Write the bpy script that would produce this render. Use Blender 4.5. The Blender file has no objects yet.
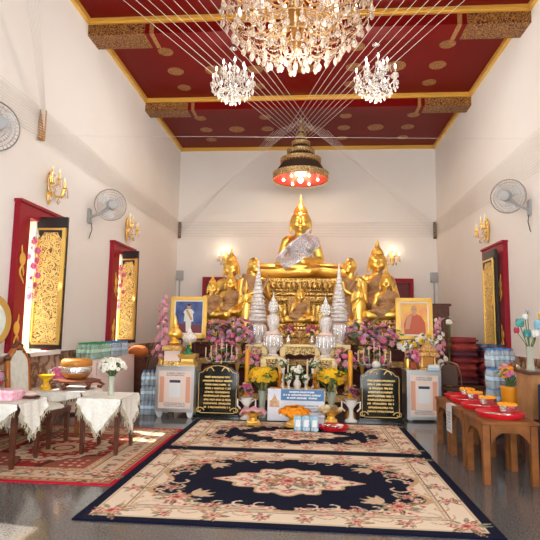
import bpy, bmesh, math, random
import numpy as np
from mathutils import Vector, Matrix
from mathutils.bvhtree import BVHTree
random.seed(7); rng = np.random.default_rng(5)
PI = math.pi
C = bpy.context.scene.collection
sc = bpy.context.scene

# ------------------------------------------------------------------ materials
def rgb(r, g, b):
    f = lambda c: (c/255/12.92) if c/255 <= .04045 else ((c/255+.055)/1.055)**2.4
    return (f(r), f(g), f(b), 1)
def mat(name, col, rough=.5, metal=0., noise=None, bump=None, trans=0., coat=0., spec=.5, sss=0):
    """noise=(scale, second colour[, detail]) mixes two colours; bump=(scale, strength)"""
    m = bpy.data.materials.new(name); m.use_nodes = True
    nt = m.node_tree; b = nt.nodes['Principled BSDF']
    b.inputs['Base Color'].default_value = col
    b.inputs['Roughness'].default_value = rough
    b.inputs['Metallic'].default_value = metal
    b.inputs['Transmission Weight'].default_value = trans
    b.inputs['Coat Weight'].default_value = coat
    b.inputs['Specular IOR Level'].default_value = spec
    tc = None
    if noise or bump:
        tc = nt.nodes.new('ShaderNodeTexCoord')
    if noise:
        n = nt.nodes.new('ShaderNodeTexNoise'); n.inputs['Scale'].default_value = noise[0]
        n.inputs['Detail'].default_value = noise[2] if len(noise) > 2 else 4
        r = nt.nodes.new('ShaderNodeValToRGB'); r.color_ramp.elements[0].position = .35; r.color_ramp.elements[1].position = .65
        r.color_ramp.elements[0].color = col; r.color_ramp.elements[1].color = noise[1]
        nt.links.new(tc.outputs['Object'], n.inputs['Vector']); nt.links.new(n.outputs['Fac'], r.inputs['Fac'])
        nt.links.new(r.outputs['Color'], b.inputs['Base Color'])
    if bump:
        v = nt.nodes.new('ShaderNodeTexVoronoi' if len(bump) > 2 else 'ShaderNodeTexNoise'); v.inputs['Scale'].default_value = bump[0]
        bp = nt.nodes.new('ShaderNodeBump'); bp.inputs['Strength'].default_value = bump[1]; bp.inputs['Distance'].default_value = .02
        nt.links.new(tc.outputs['Object'], v.inputs['Vector']); nt.links.new(v.outputs[0], bp.inputs['Height'])
        nt.links.new(bp.outputs['Normal'], b.inputs['Normal'])
    return m
def emit(name, col, s):
    m = bpy.data.materials.new(name); m.use_nodes = True; nt = m.node_tree
    b = nt.nodes['Principled BSDF']; b.inputs['Base Color'].default_value = col
    b.inputs['Emission Color'].default_value = col; b.inputs['Emission Strength'].default_value = s
    return m
def attr_mat(name, rough=.9, bump=None):
    m = mat(name, (1, 1, 1, 1), rough, bump=bump, spec=.15); nt = m.node_tree
    a = nt.nodes.new('ShaderNodeVertexColor'); a.layer_name = 'Col'
    nt.links.new(a.outputs['Color'], nt.nodes['Principled BSDF'].inputs['Base Color'])
    return m
def ornate(name, gold, dark, scale=26, metal=.8, rough=.35, thr=.5, kind='vine'):
    """gilded stencil work: curling gold vines on a dark ground"""
    m = mat(name, gold, rough, metal); nt = m.node_tree; b = nt.nodes['Principled BSDF']
    tc = nt.nodes.new('ShaderNodeTexCoord')
    n = nt.nodes.new('ShaderNodeTexNoise'); n.inputs['Scale'].default_value = scale*.35; n.inputs['Detail'].default_value = 1
    mx = nt.nodes.new('ShaderNodeMixRGB'); mx.inputs['Fac'].default_value = .12
    nt.links.new(tc.outputs['Object'], n.inputs['Vector']); nt.links.new(tc.outputs['Object'], mx.inputs['Color1']); nt.links.new(n.outputs['Color'], mx.inputs['Color2'])
    v = nt.nodes.new('ShaderNodeTexVoronoi'); v.inputs['Scale'].default_value = scale; nt.links.new(mx.outputs['Color'], v.inputs['Vector'])
    s = nt.nodes.new('ShaderNodeMath'); s.operation = 'SINE'; k = nt.nodes.new('ShaderNodeMath'); k.operation = 'MULTIPLY'; k.inputs[1].default_value = 14
    nt.links.new(v.outputs['Distance'], k.inputs[0]); nt.links.new(k.outputs[0], s.inputs[0])
    r = nt.nodes.new('ShaderNodeValToRGB'); r.color_ramp.elements[0].position = thr-.08; r.color_ramp.elements[1].position = thr+.08
    mr = nt.nodes.new('ShaderNodeMapRange'); mr.inputs['From Min'].default_value = -1; mr.inputs['From Max'].default_value = 1
    nt.links.new(s.outputs[0], mr.inputs['Value']); nt.links.new(mr.outputs[0], r.inputs['Fac'])
    r.color_ramp.elements[0].color = dark; r.color_ramp.elements[1].color = gold
    nt.links.new(r.outputs['Color'], b.inputs['Base Color'])
    g = nt.nodes.new('ShaderNodeValToRGB'); g.color_ramp.elements[0].position = thr-.08; g.color_ramp.elements[1].position = thr+.08
    g.color_ramp.elements[0].color = (.0, .0, .0, 1); g.color_ramp.elements[1].color = (metal,)*3+(1,)
    nt.links.new(mr.outputs[0], g.inputs['Fac']); nt.links.new(g.outputs['Color'], b.inputs['Metallic'])
    bp = nt.nodes.new('ShaderNodeBump'); bp.inputs['Strength'].default_value = .4; bp.inputs['Distance'].default_value = .01
    nt.links.new(mr.outputs[0], bp.inputs['Height']); nt.links.new(bp.outputs['Normal'], b.inputs['Normal'])
    return m
def glassy(name, col, alpha, rough=.05):
    m = mat(name, col, rough); b = m.node_tree.nodes['Principled BSDF']; b.inputs['Alpha'].default_value = alpha
    return m

GOLD = mat('gold leaf', (1, .66, .15, 1), .32, .88, bump=(14, .08))
GOLDB = mat('bright gold', (1, .70, .19, 1), .3, .8)
GOLDP = mat('gold paint', (.85, .52, .10, 1), .4, .4)
GOLDO = ornate('carved gold', (.95, .60, .15, 1), (.20, .09, .02, 1), 16, .8, .38, .42)
GOLDD = ornate('fine carved gold', (.95, .60, .2, 1), (.22, .1, .03, 1), 38, .7, .4, .4)
LACQ = ornate('gold lacquer panel', (.98, .66, .20, 1), (.16, .06, .02, 1), 21, .2, .4, .15)
STENC = ornate('gold stencil on red', (.46, .23, .05, 1), (.09, .008, .006, 1), 24, .4, .45, .55)
WHITE = mat('white plaster', rgb(240, 235, 229), .85, noise=(.6, rgb(236, 230, 222)), spec=.2)
CREAM = mat('cream paint', rgb(246, 232, 198), .7)
REDC = mat('red ceiling lacquer', (.165, .004, .003, 1), .42, spec=.12)
RED = mat('red lacquer', (.30, .006, .018, 1), .45, spec=.3)
REDD = mat('dark red lacquer', (.16, .008, .014, 1), .45)
BLK = mat('black lacquer', (.02, .015, .014, 1), .4)
WOOD = mat('teak wood', (.27, .095, .022, 1), .45, noise=(9, (.17, .052, .012, 1)), spec=.3)
DWOOD = mat('dark rosewood', (.12, .035, .014, 1), .4, noise=(12, (.07, .018, .008, 1)))
PINE = mat('honey wood', (.50, .25, .09, 1), .45, noise=(7, (.38, .17, .055, 1)))
STEEL = mat('stainless steel', (.62, .62, .61, 1), .28, .85)
SILVER = mat('silver', (.85, .84, .82, 1), .22, .9, bump=(60, .3, 1))
IVORY = mat('gilt ivory', rgb(232, 203, 140), .42, .25)
PORC = mat('white porcelain', rgb(240, 236, 228), .25)
NAVY = mat('navy cloth', (.012, .02, .055, 1), .85)
LEAF = mat('green leaves', (.05, .13, .035, 1), .55, noise=(20, (.10, .2, .06, 1)))
STEM = mat('green stem', (.09, .16, .04, 1), .6)
THREAD = mat('white cotton thread', (.72, .66, .60, 1), .8)
DARKM = mat('dark metal', (.05, .045, .045, 1), .4, .6)
GREYP = mat('grey plastic', rgb(172, 172, 172), .4)
WPLAS = mat('white plastic', rgb(228, 228, 226), .35)
REDPL = mat('red plastic', (.62, .012, .022, 1), .4, spec=.3)
BULB = emit('lit bulb', (1, .86, .62, 1), 5)
BULBW = emit('lit cool bulb', (1, .95, .86, 1), 7)
CRYS = mat('crystal', (1, .95, .86, 1), .06, 0, trans=.45, spec=.9)
CRYSW = mat('amber lit crystal', (.98, .86, .72, 1), .05, 0, trans=.7, spec=.9)
BULBM = BULB

# ------------------------------------------------------------------ mesh builder
class MB:
    def __init__(s): s.v = []; s.f = []; s.m = []; s.s = []
    def add(s, vs, fs, m=0, sm=True):
        o = len(s.v); s.v += [tuple(p) for p in vs]
        for f in fs: s.f.append([i+o for i in f]); s.m.append(m); s.s.append(sm)
        return s
    def box(s, x0, x1, y0, y1, z0, z1, m=0, M=None):
        vs = [Vector((x, y, z)) for z in (z0, z1) for y in (y0, y1) for x in (x0, x1)]
        if M is not None: vs = [M @ p for p in vs]
        return s.add(vs, [(0, 2, 3, 1), (4, 5, 7, 6), (0, 1, 5, 4), (2, 6, 7, 3), (0, 4, 6, 2), (1, 3, 7, 5)], m, False)
    def lathe(s, prof, n=16, c=(0, 0, 0), m=0, sm=True, sx=1, sy=1, rot=0, cap=True, M=None):
        vs = []
        for r, z in prof:
            for i in range(n):
                a = 2*PI*i/n+rot; vs.append(Vector((r*math.cos(a)*sx, r*math.sin(a)*sy, z)))
        if M is not None: vs = [M @ p for p in vs]
        vs = [(p[0]+c[0], p[1]+c[1], p[2]+c[2]) for p in vs]
        fs = [(k*n+i, k*n+(i+1) % n, (k+1)*n+(i+1) % n, (k+1)*n+i) for k in range(len(prof)-1) for i in range(n)]
        if cap: fs += [tuple(range(n-1, -1, -1)), tuple((len(prof)-1)*n+i for i in range(n))]
        return s.add(vs, fs, m, sm)
    def sq(s, prof, c=(0, 0, 0), m=0, sx=1, sy=1, n=4):      # square tiers: r is the half width
        k = 1/math.cos(PI/n); return s.lathe([(r*k, z) for r, z in prof], n, c, m, False, sx, sy, PI/n)
    def tube(s, pts, r, n=6, m=0, closed=False, cap=True):
        pts = [Vector(p) for p in pts]; N = len(pts); rs = r if isinstance(r, (list, tuple)) else [r]*N
        vs = []; up = None
        for i, p in enumerate(pts):
            t = (pts[(i+1) % N]-pts[i-1]) if closed else (pts[min(i+1, N-1)]-pts[max(i-1, 0)])
            if t.length < 1e-9: t = Vector((0, 0, 1))
            t.normalize()
            if up is None or abs(up.dot(t)) > .98: up = Vector((0, 0, 1)) if abs(t.z) < .9 else Vector((0, 1, 0))
            a = t.cross(up).normalized(); b = a.cross(t).normalized(); up = b
            for k in range(n):
                w = 2*PI*k/n; vs.append(p+a*(rs[i]*math.cos(w))+b*(rs[i]*math.sin(w)))
        L = N if closed else N-1
        fs = [(i*n+k, i*n+(k+1) % n, ((i+1) % N)*n+(k+1) % n, ((i+1) % N)*n+k) for i in range(L) for k in range(n)]
        if cap and not closed: fs += [tuple(range(n-1, -1, -1)), tuple((N-1)*n+k for k in range(n))]
        return s.add(vs, fs, m, True)
    def ell(s, c, r, nu=12, nv=8, m=0, M=None):
        if not isinstance(r, (tuple, list)): r = (r, r, r)
        vs = [Vector((0, 0, -r[2]))]
        for j in range(1, nv):
            b = -PI/2+PI*j/nv
            for i in range(nu): a = 2*PI*i/nu; vs.append(Vector((r[0]*math.cos(b)*math.cos(a), r[1]*math.cos(b)*math.sin(a), r[2]*math.sin(b))))
        vs.append(Vector((0, 0, r[2])))
        if M is not None: vs = [M @ p for p in vs]
        vs = [p+Vector(c) for p in vs]; L = len(vs)-1
        fs = [(0, 1+(i+1) % nu, 1+i) for i in range(nu)]
        for j in range(nv-2):
            for i in range(nu): fs.append((1+j*nu+i, 1+j*nu+(i+1) % nu, 1+(j+1)*nu+(i+1) % nu, 1+(j+1)*nu+i))
        fs += [(L, 1+(nv-2)*nu+i, 1+(nv-2)*nu+(i+1) % nu) for i in range(nu)]
        return s.add(vs, fs, m, True)
    def cap(s, a, b, ra, rb=None, n=10, m=0):                 # tapered capsule
        rb = ra if rb is None else rb; a = Vector(a); b = Vector(b); d = (b-a); L = d.length or 1e-6; d.normalize()
        pts = [a-d*ra*.98, a-d*ra*.7, a-d*ra*.35, a]; rs = [ra*.15, ra*.7, ra*.93, ra]
        pts += [b, b+d*rb*.35, b+d*rb*.7, b+d*rb*.98]; rs += [rb, rb*.93, rb*.7, rb*.15]
        return s.tube(pts, rs, n, m)
    def prism(s, poly, y0, y1, m=0, M=None):                  # outline in x,z extruded along y
        n = len(poly); vs = [Vector((x, y, z)) for y in (y0, y1) for x, z in poly]
        if M is not None: vs = [M @ p for p in vs]
        fs = [tuple(range(n)), tuple(range(2*n-1, n-1, -1))]+[(i, n+i, n+(i+1) % n, (i+1) % n) for i in range(n)]
        return s.add(vs, fs, m, False)
    def grid(s, P, m=0, sm=True):                             # P[i][j] points
        nj = len(P[0]); vs = [p for row in P for p in row]
        return s.add(vs, [(i*nj+j, i*nj+j+1, (i+1)*nj+j+1, (i+1)*nj+j) for i in range(len(P)-1) for j in range(nj-1)], m, sm)
    def mesh(s, name, mats):
        me = bpy.data.meshes.new(name); me.from_pydata(s.v, [], s.f)
        for m in (mats if isinstance(mats, (list, tuple)) else [mats]): me.materials.append(m)
        me.polygons.foreach_set('material_index', s.m); me.polygons.foreach_set('use_smooth', s.s)
        try: me.set_sharp_from_angle(angle=.85)
        except Exception: pass
        me.update(); return me
    def build(s, name, mats, parent=None, loc=(0, 0, 0), rz=0, bevel=0):
        me = s.mesh(name, mats)
        if bevel:
            bm = bmesh.new(); bm.from_mesh(me)
            bmesh.ops.bevel(bm, geom=bm.edges[:], offset=bevel, segments=2, affect='EDGES', clamp_overlap=True); bm.to_mesh(me); bm.free()
        bm = bmesh.new(); bm.from_mesh(me); bmesh.ops.recalc_face_normals(bm, faces=bm.faces[:]); bm.to_mesh(me); bm.free()
        return put(name, me, parent, loc, rz)
def put(name, me, parent=None, loc=(0, 0, 0), rz=0):
    o = bpy.data.objects.new(name, me); C.objects.link(o); o.location = loc
    o.rotation_euler = rz if isinstance(rz, (tuple, list)) else (0, 0, rz)
    if parent is not None: o.parent = parent
    return o
def thing(name, label, cat, loc=(0, 0, 0), rz=0, group=None, kind=None):
    o = bpy.data.objects.new(name, None); C.objects.link(o); o.empty_display_size = .05
    o.location = loc; o.rotation_euler = rz if isinstance(rz, (tuple, list)) else (0, 0, rz); tag(o, label, cat, group, kind); return o
def tag(o, label=None, cat=None, group=None, kind=None):
    if label: o['label'] = label
    if cat: o['category'] = cat
    if group: o['group'] = group
    if kind: o['kind'] = kind
    return o
KIDS = {}
def clone(root, loc, rz=None, label=None, group=None, scale=None, swap=None):
    def rec(o, parent):
        c = o.copy(); C.objects.link(c)
        if parent is not None: c.parent = parent
        if swap and c.data is not None:
            for a, b in swap.items():
                if any(m == a for m in c.data.materials):
                    c.data = c.data.copy()
                    for i, m in enumerate(c.data.materials):
                        if m == a: c.data.materials[i] = b
        for ch in [k for k in C.objects if k.parent == o]: rec(ch, c)
        return c
    r = rec(root, None); r.location = loc
    if rz is not None: r.rotation_euler = rz if isinstance(rz, (tuple, list)) else (0, 0, rz)
    if label: r['label'] = label
    if group: r['group'] = group
    if scale is not None: r.scale = (scale,)*3 if not isinstance(scale, (tuple, list)) else scale
    return r
def remeshed(mb, name, voxel, mats, smooth=4):
    me = mb.mesh(name+'_raw', mats); o = bpy.data.objects.new('tmp', me); C.objects.link(o)
    r = o.modifiers.new('r', 'REMESH'); r.mode = 'VOXEL'; r.voxel_size = voxel; r.use_smooth_shade = True
    if smooth: s = o.modifiers.new('s', 'SMOOTH'); s.factor = .5; s.iterations = smooth
    dg = bpy.context.evaluated_depsgraph_get(); out = bpy.data.meshes.new_from_object(o.evaluated_get(dg), depsgraph=dg)
    bpy.data.objects.remove(o); out.name = name
    out.materials.clear(); out.materials.append(mats if not isinstance(mats, (list, tuple)) else mats[0])
    out.polygons.foreach_set('use_smooth', [True]*len(out.polygons)); return out

# ------------------------------------------------------------------ camera
cd = bpy.data.cameras.new('camera'); cam = bpy.data.objects.new('camera', cd); C.objects.link(cam); sc.camera = cam
cd.sensor_width = 36; cd.lens = 508.65/540*36; cd.clip_start = .05
yaw, pit, rol = .0799, .1124, .0163
F = Vector((-math.sin(yaw)*math.cos(pit), math.cos(yaw)*math.cos(pit), math.sin(pit)))
R0 = Vector((math.cos(yaw), math.sin(yaw), 0)); U0 = R0.cross(F)
R1 = R0*math.cos(rol)+U0*math.sin(rol); U1 = -R0*math.sin(rol)+U0*math.cos(rol)
cam.matrix_world = Matrix(((R1.x, U1.x, -F.x, 0), (R1.y, U1.y, -F.y, 0), (R1.z, U1.z, -F.z, 1.4), (0, 0, 0, 1)))

# ------------------------------------------------------------------ the room
XL, XR, HC, D = -3.85, 3.51, 6.62, 14.32
YF = -1.2
def st(mb, name, mats, **k): return tag(mb.build(name, mats, **k), kind='structure')

gr = mat('polished grey granite', rgb(76, 74, 73), .11, noise=(70, rgb(110, 106, 102), 8), spec=.6)
st(MB().box(XL-.4, XR+.4, YF, D+.3, -.1, 0), 'floor', gr)

marble = mat('brown marble', rgb(176, 138, 108), .25)
nt = marble.node_tree; tc = nt.nodes.new('ShaderNodeTexCoord'); v = nt.nodes.new('ShaderNodeTexVoronoi'); v.feature = 'DISTANCE_TO_EDGE'; v.inputs['Scale'].default_value = 5.5
n = nt.nodes.new('ShaderNodeTexNoise'); n.inputs['Scale'].default_value = 4; n.inputs['Detail'].default_value = 6
mx = nt.nodes.new('ShaderNodeMixRGB'); mx.inputs['Fac'].default_value = .35
nt.links.new(tc.outputs['Object'], n.inputs['Vector']); nt.links.new(tc.outputs['Object'], mx.inputs['Color1']); nt.links.new(n.outputs['Color'], mx.inputs['Color2']); nt.links.new(mx.outputs['Color'], v.inputs['Vector'])
r = nt.nodes.new('ShaderNodeValToRGB'); r.color_ramp.elements[0].color = rgb(110, 72, 50); r.color_ramp.elements[1].color = rgb(196, 160, 132); r.color_ramp.elements[1].position = .22
nt.links.new(v.outputs['Distance'], r.inputs['Fac']); nt.links.new(r.outputs['Color'], nt.nodes['Principled BSDF'].inputs['Base Color'])

OPEN_L = [(3.30, 3.95), (6.46, 7.10), (9.70, 10.30)]  # nearest opening is unseen, added so sun reaches the near floor
OPEN_R = [(3.1, 3.65), (6.3, 6.85), (9.58, 10.12)]  # both nearer openings are unseen, added for more daylight
ZS, ZT = 1.02, 2.84
def side_wall(name, x0, x1, opens):
    mb = MB(); y = YF
    for a, b in opens:
        mb.box(x0, x1, y, a, 0, HC+.1); mb.box(x0, x1, a, b, 0, ZS); mb.box(x0, x1, a, b, ZT, HC+.1); y = b
    mb.box(x0, x1, y, D, 0, HC+.1); return st(mb, name, WHITE)
side_wall('wall_left', XL-.35, XL, OPEN_L); side_wall('wall_right', XR, XR+.35, OPEN_R)
st(MB().box(XL-.35, XR+.35, D, D+.25, 0, HC+.1), 'wall_back', WHITE)
# unseen wall behind the camera, added to deepen contrast; its doorway admits daylight
st(MB().box(XL-.35, -2.6, YF-.25, YF, 0, HC+.1).box(2.3, XR+.35, YF-.25, YF, 0, HC+.1).box(-2.6, 2.3, YF-.25, YF, 4.4, HC+.1), 'wall_front', WHITE)
for nm, x0, x1 in (('trim_1', XL, XL+.03), ('trim_2', XR-.03, XR)):
    st(MB().box(x0, x1, YF, D, 0, .95).box(x0-.012, x1+.012, YF, D, .95, .985), nm, marble)

# ceiling with its gilded medallions
def rosette(mb, x, y, R, n=16, m=1):
    z = HC-.004
    for k in range(5):                                        # concentric scalloped rings
        r0, r1 = R*k/5, R*(k+.78)/5
        N = 48
        P = [[(x+math.cos(2*PI*i/N)*rr*(1+.04*math.cos(n*2*PI*i/N)), y+math.sin(2*PI*i/N)*rr*(1+.04*math.cos(n*2*PI*i/N)), z) for i in range(N+1)] for rr in (r0, r1)]
        mb.grid(P, m, False)
ce = MB().box(XL-.35, XR+.35, YF, D+.2, HC, HC+.15, 0)
for cx in (-1.98, -.15, 1.66):
    for y0 in (3.0, 6.4, 9.78, 12.9):
        rosette(ce, cx, y0, .21)
        for dx in (-.82, .82):
            for dy in (-.75, 0, .72):
                if abs(cx+.15) < .1: continue
                rosette(ce, cx+dx*(1 if cx > 0 else 1), y0+dy, .15 if dy else .17)
MEDAL = mat('gilded medallion', (.52, .29, .09, 1), .5, .3, noise=(30, (.30, .11, .04, 1)))
st(ce, 'ceiling', [REDC, MEDAL])
tr = MB()
tr.box(XL, XL+.07, YF, D, HC-.09, HC).box(XR-.07, XR, YF, D, HC-.09, HC).box(XL, XR, D-.07, D, HC-.09, HC)
st(tr, 'trim_3', GOLDP)
for yb, dy in ((4.75, .42), (7.98, .42), (11.05, .36)):
    root = thing('ceiling_beam', None, None, kind='structure')
    MB().box(XL, XR, yb, yb+dy, HC-.27, HC).build('beam_body', REDC, root)
    MB().box(XL+.02, XR-.02, yb-.07, yb, HC-.055, HC).box(XL+.02, XR-.02, yb-.04, yb, HC-.085, HC-.055).build('gold_moulding', GOLDP, root)
    for s in (-1, 1):
        xa, xb = (XL+.001, XL+1.0) if s < 0 else (XR-1.0, XR-.001)
        MB().box(xa, xb, yb-.012, yb+dy+.012, HC-.282, HC-.09).build('gilded_end', STENC, root)
        xs = XL+1.12 if s < 0 else XR-1.12
        MB().box(xs-.035, xs+.035, yb-.014, yb+dy+.014, HC-.284, HC-.09).build('gilt_strap', MEDAL, root)

# ------------------------------------------------------------------ windows
def naga(mb, s, y, z, k=1, m=0):                              # a curling gilded flame ornament lying on the casing
    x = s*.092
    for j in range(3):
        pts = [(x, y+k*(.03+.05*math.sin(t*5+j)*(1-t*.3))*(.6+.3*j), z+.30*t-.10*j) for t in [i/12 for i in range(13)]]
        mb.tube(pts, [.004+.011*math.sin(PI*i/12)**.6 for i in range(13)], 6, m)
    mb.ell((x, y+.03*k, z+.12), (.012, .07, .09), 10, 6, m)
def window(n, X, s, opn, w, ang, hinge, nc=.28):
    a, b = opn; root = thing('window_%d' % n, None, None, (X, a, 0), kind='structure')
    W = b-a
    def B(mb, x0, x1, *r): return mb.box(min(s*x0, s*x1), max(s*x0, s*x1), *r)
    mb = MB(); B(mb, 0.002, .085, -nc, 0, ZS-.05, ZT+.14); B(mb, .002, .085, W, W+.28, ZS-.05, ZT+.14); B(mb, .002, .085, 0, W, ZT, ZT+.14)
    B(mb, .002, .11, -nc-.02, W+.30, ZT+.14, ZT+.18)
    mb.build('casing', RED, root)
    mb = MB(); B(mb, -.34, .0, .0, .02, ZS, ZT); B(mb, -.34, 0, W-.02, W, ZS, ZT); mb.build('reveal', CREAM, root)
    mb = MB(); B(mb, -.34, .08, 0.02, W-.02, ZT-.02, ZT); mb.build('soffit', RED, root)
    mb = MB(); B(mb, -.34, .16, -.3, W+.28, ZS-.06, ZS); mb.build('window_sill', WHITE, root)
    mb = MB(); naga(mb, s, -.16, 2.12); naga(mb, s, -.13, 1.22, -1); mb.build('gilded_ornament', GOLDP, root)
    if hinge < W-.05:
        mb = MB(); B(mb, -.20, .05, hinge+.0, hinge+.05, ZS, ZT); mb.build('lit_strip_post', CREAM, root)  # added post, coloured cream to imitate the bright lit strip beside the shutter
    sh = put('shutter', None, root, (s*.06, hinge, 0), 0); sh.rotation_euler = (0, 0, -s*math.radians(ang))
    # leaf in local axes: runs along s*x from the hinge, its painted face looks towards -y
    mb = MB(); B(mb, 0, w, -.0, .045, ZS+.04, ZT+.04); leaf = mb.mesh('shutter', BLK)
    sh2 = put('shutter', leaf, root, (s*(.04 if ang < 85 else .155), hinge, 0), sh.rotation_euler[:]); bpy.data.objects.remove(sh)
    z0, z1 = ZS+.10, ZT-.12
    def BY(mb, x0, x1, d, z0, z1): return B(mb, x0, x1, *((-d, 0) if ang < 45 else (.045, .045+d)), z0, z1)
    mb = MB(); x0, x1 = .03, w+.004; BY(mb, x0, x1, .022, z0, z1)
    mb.build('gold_panel', LACQ, sh2)
    mb = MB()
    BY(mb, x1-.05, x1, .045, z0, z1); BY(mb, x0, x0+.02, .036, z0, z1); BY(mb, x0, x1, .036, z0, z0+.025); BY(mb, x0, x1, .036, z1-.03, z1)
    mb.ell((s*(x1-.03), -.05 if ang < 45 else .095, (z0+z1)/2), (.03, .02, .08), 4, 4)
    mb.build('gilt_frame', GOLDB, sh2)
    mb = MB(); c = (x0+x1)/2-.015; hw = (x1-x0)/2-.04
    arc = [(s*(c-hw), z1-.03), (s*(c+hw), z1-.03), (s*(c+hw), z1-.16), (s*(c+hw*.72), z1-.10), (s*(c+hw*.6), z1-.06), (s*(c-hw*.6), z1-.06), (s*(c-hw*.72), z1-.10), (s*(c-hw), z1-.16)]
    ya, yb = (-.032, -.02) if ang < 45 else (.065, .077)
    mb.prism(arc, ya, yb); mb.build('black_arch', BLK, sh2)
    return root
window(1, XL, 1, OPEN_L[1], .44, 0, .25, .25); window(2, XL, 1, OPEN_L[2], .38, 10, .20, .30); window(3, XR, -1, OPEN_R[2], .60, 90, .40, .30)
window(4, XL, 1, OPEN_L[0], .44, 0, .65); window(5, XR, -1, OPEN_R[1], .5, 60, .55)  # unseen windows nearer the camera, added to let in daylight
# red doors in the rear wall, half hidden by the statues
for n, x0, x1 in ((1, -3.06, -2.2), (2, 1.95, 2.83)):
    root = thing('door_%d' % n, None, None, ((x0+x1)/2, D, 0), kind='structure'); h = (x1-x0)/2
    MB().box(-h+.1, h-.1, -.05, 0, 0, 2.68).build('door_leaf', REDD, root)
    MB().box(-h, -h+.1, -.11, 0, 0, 2.8).box(h-.1, h, -.11, 0, 0, 2.8).box(-h+.1, h-.1, -.11, 0, 2.68, 2.8).build('door_frame', RED, root)
# ------------------------------------------------------------------ carpets
class Ink:
    """paints woven patterns into a vertex colour grid (metres)"""
    def __init__(s, W, L, step):
        s.nx = int(W/step)+1; s.ny = int(L/step)+1; s.W = W; s.L = L
        s.x, s.y = np.meshgrid(np.linspace(0, W, s.nx), np.linspace(0, L, s.ny)); s.c = np.zeros((s.ny, s.nx, 3)); s.step = step
        s.d = np.minimum(np.minimum(s.x, W-s.x), np.minimum(s.y, L-s.y))
    def win(s, cx, cy, R):
        i0 = max(0, int((cx-R)/s.W*(s.nx-1))); i1 = min(s.nx, int((cx+R)/s.W*(s.nx-1))+2); j0 = max(0, int((cy-R)/s.L*(s.ny-1))); j1 = min(s.ny, int((cy+R)/s.L*(s.ny-1))+2)
        return (slice(j0, j1), slice(i0, i1))
    def put(s, w, mask, col):
        a = s.c[w]; a[mask] = col
    def flower(s, cx, cy, R, outer, mid, core, n=5, ph=0.):
        w = s.win(cx, cy, R*1.1); dx = s.x[w]-cx; dy = s.y[w]-cy
        if dx.size == 0: return
        r = np.hypot(dx, dy)/R; t = np.arctan2(dy, dx)+ph; k = .78+.22*np.cos(n*t)
        s.put(w, r < k, outer); s.put(w, r < .66*(.8+.2*np.cos(n*t+2)), mid); s.put(w, r < .3, core)
    def leaf(s, cx, cy, a, L, wd, col, vein=None):
        w = s.win(cx, cy, L); dx = s.x[w]-cx; dy = s.y[w]-cy
        if dx.size == 0: return
        u = dx*math.cos(a)+dy*math.sin(a); v = -dx*math.sin(a)+dy*math.cos(a)
        t = np.clip(u/L, 0, 1); m = (u > 0) & (u < L) & (abs(v) < wd*np.sin(PI*t**.8)); s.put(w, m, col)
        if vein is not None: s.put(w, m & (abs(v) < wd*.18), vein)
    def line(s, pts, wd, col):
        for (x0, y0), (x1, y1) in zip(pts[:-1], pts[1:]):
            cx, cy = (x0+x1)/2, (y0+y1)/2; L = math.hypot(x1-x0, y1-y0); w = s.win(cx, cy, L/2+wd*2); dx = s.x[w]-x0; dy = s.y[w]-y0
            if dx.size == 0 or L < 1e-9: continue
            u = np.clip((dx*(x1-x0)+dy*(y1-y0))/L/L, 0, 1); s.put(w, np.hypot(dx-u*(x1-x0), dy-u*(y1-y0)) < wd, col)
    def build(s, name, m, label, cat, loc, thick=.012):
        n = s.nx*s.ny; co = np.zeros((n, 3)); co[:, 0] = s.x.ravel(); co[:, 1] = s.y.ravel(); co[:, 2] = thick
        idx = np.arange(n).reshape(s.ny, s.nx); q = np.stack([idx[:-1, :-1], idx[:-1, 1:], idx[1:, 1:], idx[1:, :-1]], -1).reshape(-1, 4)
        ring = np.concatenate([idx[0, :-1], idx[:-1, -1], idx[-1, :0:-1], idx[:0:-1, 0]]); low = co[ring].copy(); low[:, 2] = 0
        b = np.arange(len(ring)); sk = np.stack([ring, b+n, np.roll(b, -1)+n, np.roll(ring, -1)], -1)
        co = np.concatenate([co, low]); fs = np.concatenate([q, sk]); me = bpy.data.meshes.new(name)
        me.vertices.add(len(co)); me.vertices.foreach_set('co', co.ravel()); me.loops.add(fs.size); me.loops.foreach_set('vertex_index', fs.ravel().astype(np.int32))
        me.polygons.add(len(fs)); me.polygons.foreach_set('loop_start', np.arange(0, fs.size, 4, dtype=np.int32)); me.polygons.foreach_set('loop_total', np.full(len(fs), 4, dtype=np.int32))
        me.update(calc_edges=True)
        ca = me.color_attributes.new('Col', 'FLOAT_COLOR', 'POINT'); col = np.ones((len(co), 4)); col[:n, :3] = s.c.reshape(-1, 3); col[n:, :3] = s.c.reshape(-1, 3)[ring]
        ca.data.foreach_set('color', col.ravel()); me.materials.append(m)
        return tag(put(name, me, None, loc), label, cat)
c3 = lambda r, g, b: np.array(rgb(r, g, b)[:3])
PILE = attr_mat('woven wool', .95, bump=(220, .25))
nv, cr, cr2 = c3(13, 16, 38), c3(226, 207, 182), c3(205, 180, 152)
rose, rose2, rust, tan, sage, brn = c3(176, 84, 78), c3(214, 146, 130), c3(150, 62, 50), c3(196, 160, 120), c3(118, 124, 106), c3(110, 76, 58)
def spray(k, cx, cy, R, n, sd):
    rr = np.random.default_rng(sd)
    for i in range(n*2): a = rr.random()*6.28; k.leaf(cx+R*.3*math.cos(a), cy+R*.3*math.sin(a), a+.4*(rr.random()-.5), R*(.7+.4*rr.random()), R*.13, sage if i % 3 else brn, tan)
    for i in range(n): a = 6.28*i/n+rr.random(); q = R*(.42+.25*rr.random()); k.flower(cx+q*math.cos(a), cy+q*math.sin(a)*.8, R*(.24+.1*rr.random()), rose2 if i % 2 else tan, rose if i % 3 else rust, cr, 5, rr.random()*6)
    k.flower(cx, cy, R*.36, rose2, rose, rust, 6)
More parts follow.
